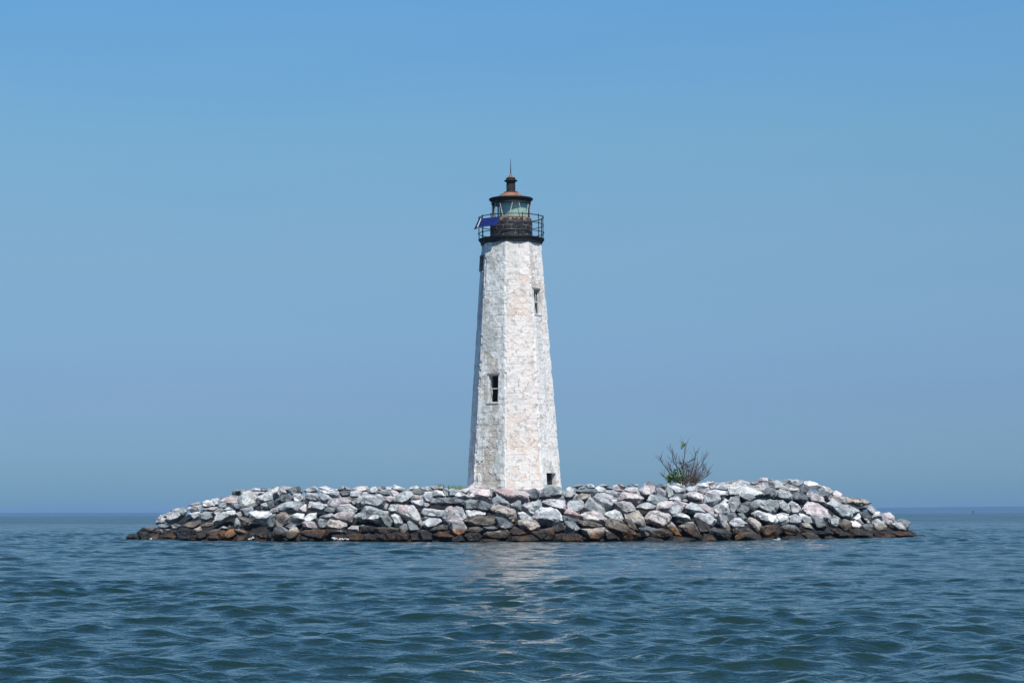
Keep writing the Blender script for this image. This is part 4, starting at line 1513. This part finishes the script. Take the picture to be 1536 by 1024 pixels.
def build_shrub():
    Y = 99.0
    root_p = at(1031, 727, Y)
    root = empty("shrub", root_p)
    tag(root, "sparse shrub with bare reddish twigs and green leaves, growing among the boulders", "shrub")
    rng = random.Random(5)
    px = lambda x, y, dy=0.0: at(x, y, Y + dy) - root_p
    k = 100.0 / 1365.0
    g = lambda zx, zy, dy=0.0: px(980 + zx * k, 655 + zy * k, dy)
    mains = [
        [(640, 980), (600, 720), (625, 480), (668, 225), (640, 150)],
        [(600, 980), (500, 720), (440, 400), (335, 205)],
        [(560, 960), (310, 700), (160, 500), (135, 400)],
        [(700, 960), (720, 700), (680, 530), (790, 480), (850, 455)],
        [(720, 960), (800, 680), (850, 450), (885, 290)],
        [(760, 960), (900, 720), (1030, 480), (1105, 290)],
        [(780, 970), (850, 760), (890, 640), (895, 540)],
        [(800, 970), (960, 840), (1090, 760), (1165, 620)],
        [(820, 980), (980, 880), (1100, 790), (1150, 690)],
        [(560, 970), (400, 830), (260, 850), (165, 760)],
        [(620, 970), (520, 640), (420, 520), (400, 420)],
        [(640, 970), (560, 700), (590, 560), (540, 540)],
        [(660, 970), (690, 740), (660, 560), (600, 540)],
        [(800, 970), (1000, 740), (1030, 660), (1050, 560)],
        [(560, 970), (420, 760), (340, 640), (330, 560)],
        [(740, 970), (770, 740), (700, 640), (760, 560)],
    ]
    m_stem = mat_plain("reddish_bark", (0.085, 0.055, 0.050), 0.8)
    bm = bmesh.new()
    twigs = []
    for i, m in enumerate(mains):
        sp = rng.uniform(-0.5, 0.5)
        pts = []
        for j in range(len(m) - 1):
            a, b = m[j], m[j + 1]
            for s in range(4):
                u = s / 4
                pts.append(g(a[0] + (b[0] - a[0]) * u + rng.uniform(-7, 7), a[1] + (b[1] - a[1]) * u + rng.uniform(-5, 5), sp * (j + u) / 3))
        pts.append(g(*m[-1], sp))
        rad_ = [0.020 * (1 - t / (len(pts) - 1)) + 0.008 for t in range(len(pts))]
        add_tube(bm, pts, rad_, 5)
        for t in range(3, len(pts) - 1):
            for _ in range(2):
                if rng.random() < 0.75:
                    d = (pts[t + 1] - pts[t]).normalized() + Vector((rng.uniform(-.9, .9), rng.uniform(-.9, .9), rng.uniform(0, .7)))
                    L = rng.uniform(0.12, 0.50)
                    d.normalize()
                    e = pts[t] + d * L
                    mid = pts[t] + d * L * .5 + Vector((0, 0, -.03))
                    add_tube(bm, [pts[t], mid, e], [0.011, 0.009, 0.005], 4)
                    twigs.append(e)
    # low brushy twigs towards the right foot
    for _ in range(70):
        b = g(rng.uniform(640, 900), rng.uniform(900, 960), rng.uniform(-.5, .5))
        d = Vector((rng.uniform(-.3, 1.0), rng.uniform(-.6, .6), rng.uniform(.5, 1.3))).normalized()
        L = rng.uniform(.3, 1.0)
        add_tube(bm, [b, b + d * L * .5 + Vector((.03, 0, 0)), b + d * L], [0.013, 0.010, 0.005], 4)
        twigs.append(b + d * L)
    obj("stems", bm, m_stem, root)
    t = NT("shrub_leaf")
    n = t.noise(t.objc(), 5.0, 3)
    p = t.bsdf(t.mix(t.ramp(n, .35, .65), (0.045, 0.085, 0.015), (0.13, 0.21, 0.045)), 0.55)
    bm = bmesh.new()
    def clump(zx, zy, rx, ry, nl, L):
        for _ in range(nl):
            a, r_ = rng.uniform(0, 6.283), math.sqrt(rng.random())
            c = g(zx + rx * r_ * math.cos(a), zy + ry * r_ * math.sin(a), rng.uniform(-.35, .35))
            leaf(bm, c, Vector((rng.uniform(-1, 1), rng.uniform(-1, 1), rng.uniform(-.6, .8))), Vector((rng.uniform(-.4, .4), rng.uniform(-1, .2), 1)), rng.uniform(.6, 1.2) * L, L * .34)
    clump(345, 860, 60, 95, 150, .13)
    clump(360, 800, 40, 40, 50, .13)
    clump(455, 790, 50, 120, 80, .13)
    clump(440, 720, 30, 60, 30, .12)
    clump(550, 860, 90, 60, 75, .12)
    clump(590, 740, 30, 90, 40, .11)
    clump(620, 165, 36, 36, 26, .13)
    clump(605, 200, 16, 30, 12, .13)
    clump(760, 850, 110, 70, 55, .09)
    clump(940, 900, 90, 50, 30, .08)
    clump(300, 690, 40, 40, 14, .09)
    clump(700, 900, 200, 50, 60, .10)
    clump(480, 880, 110, 70, 90, .12)
    clump(640, 830, 60, 90, 40, .11)
    clump(850, 880, 140, 60, 40, .09)
    obj("leaves", bm, t.m, root)
    t = NT("shrub_dry_leaf")
    t.bsdf((0.16, 0.085, 0.055), 0.7)
    bm = bmesh.new()
    for e in twigs:
        if rng.random() < .45:
            leaf(bm, e, Vector((rng.uniform(-1, 1), rng.uniform(-1, 1), rng.uniform(-.3, .8))), Vector((0, -1, .4)), rng.uniform(.05, .09), .02)
    obj("dry_leaves", bm, t.m, root)

build_shrub()

# ------------------------------------------------------------------ grass tufts by the tower
def build_grass():
    bm = bmesh.new()
    rng = random.Random(9)
    for _ in range(260):
        x = rng.choice((rng.gauss(660, 3), rng.gauss(676, 6), rng.gauss(690, 8), rng.gauss(560, 3)))
        hpx = {True: 9, False: 7}[x < 667] * rng.uniform(.5, 1.15) * (0.5 if x < 600 else 1)
        Y = 98.5 + rng.uniform(-.6, .6)
        b = at(x, 733.5, Y); tp = at(x + rng.uniform(-2.2, 2.2), 733.5 - hpx, Y + rng.uniform(-.1, .1))
        s = Vector((rng.uniform(.006, .011), 0, 0))
        m_ = (b + tp) / 2 + Vector((rng.uniform(-.02, .02), 0, 0))
        v = [bm.verts.new(p) for p in (b - s, b + s, m_ + s * .7, tp, m_ - s * .7)]
        bm.faces.new(v)
    t = NT("grass_blades")
    t.bsdf(t.mix(t.ramp(t.noise(t.pos(), 3.0, 2), .35, .65), (0.06, 0.13, 0.02), (0.13, 0.21, 0.06)), 0.6)
    tag(obj("grass", bm, t.m), "tufts of green grass sprouting behind the boulders beside the lighthouse", "grass", None, "stuff")

build_grass()

# ------------------------------------------------------------------ channel marker far out
def build_marker():
    Y = 900.0
    p = at(1459.5, 769.5, Y)
    root = empty("channel_marker", (p.x, Y, 0))
    tag(root, "tiny dark channel marker post far out on the water near the horizon", "channel marker")
    bm = bmesh.new(); add_tube(bm, [(0, 0, -2), (0, 0, 1.9)], 0.17, 8); obj("pile", bm, mat_plain("pile_wood", (0.05, 0.045, 0.04)), root)
    bm = bmesh.new(); add_box(bm, (-.3, -.24, 1.2), (.3, -.20, 1.85)); obj("dayboard", bm, mat_plain("dayboard", (0.03, 0.06, 0.05)), root)
    bm = bmesh.new(); add_tube(bm, [(0, 0, 1.9), (0, 0, 2.15)], [.09, .07], 8); obj("lamp", bm, M_IRON, root)
build_marker()

# ------------------------------------------------------------------ foam against the boulders
def build_foam():
    bm = bmesh.new()
    rng = random.Random(3)
    spots = [(508, 808, 16), (500, 806.5, 6), (520, 808, 8), (375, 808, 6), (380, 806, 3), (1168, 808, 5), (1165, 809.5, 9), (226, 807.5, 3)]
    for (x, y, w) in spots:
        d = depth_of(x, y) - 0.5
        for _ in range(int(6 + w * 3)):
            p = at(x + rng.uniform(-.5, .5) * w, y + rng.uniform(-1.2, 1.0), d + rng.uniform(-.2, .2))
            r = rng.uniform(.006, .022)
            bmesh.ops.create_icosphere(bm, subdivisions=1, radius=r, matrix=Matrix.Translation(p) @ Matrix.Diagonal((rng.uniform(1, 2.4), 1, rng.uniform(.4, 1), 1)))
    t = NT("foam"); t.bsdf((0.75, 0.77, 0.77), 0.9)
    tag(obj("foam", bm, t.m), "white splashes of foam along the waterline of the boulders", "foam", None, "stuff")
build_foam()

# ------------------------------------------------------------------ summer haze over the bay
def build_haze():
    bm = bmesh.new()
    add_box(bm, (-9600, -420, -1.6), (9600, 14800, 26.0))
    t = NT("haze_air")
    v = t.new("ShaderNodeVolumePrincipled")
    v.inputs["Color"].default_value = (0.30, 0.53, 0.85, 1)
    v.inputs["Density"].default_value = HAZE_D
    v.inputs["Anisotropy"].default_value = 0.0
    t.l.new(v.outputs[0], t.out.inputs["Volume"])
    tag(obj("haze", bm, t.m), kind="stuff")
HAZE_D = 1.35e-4
build_haze()
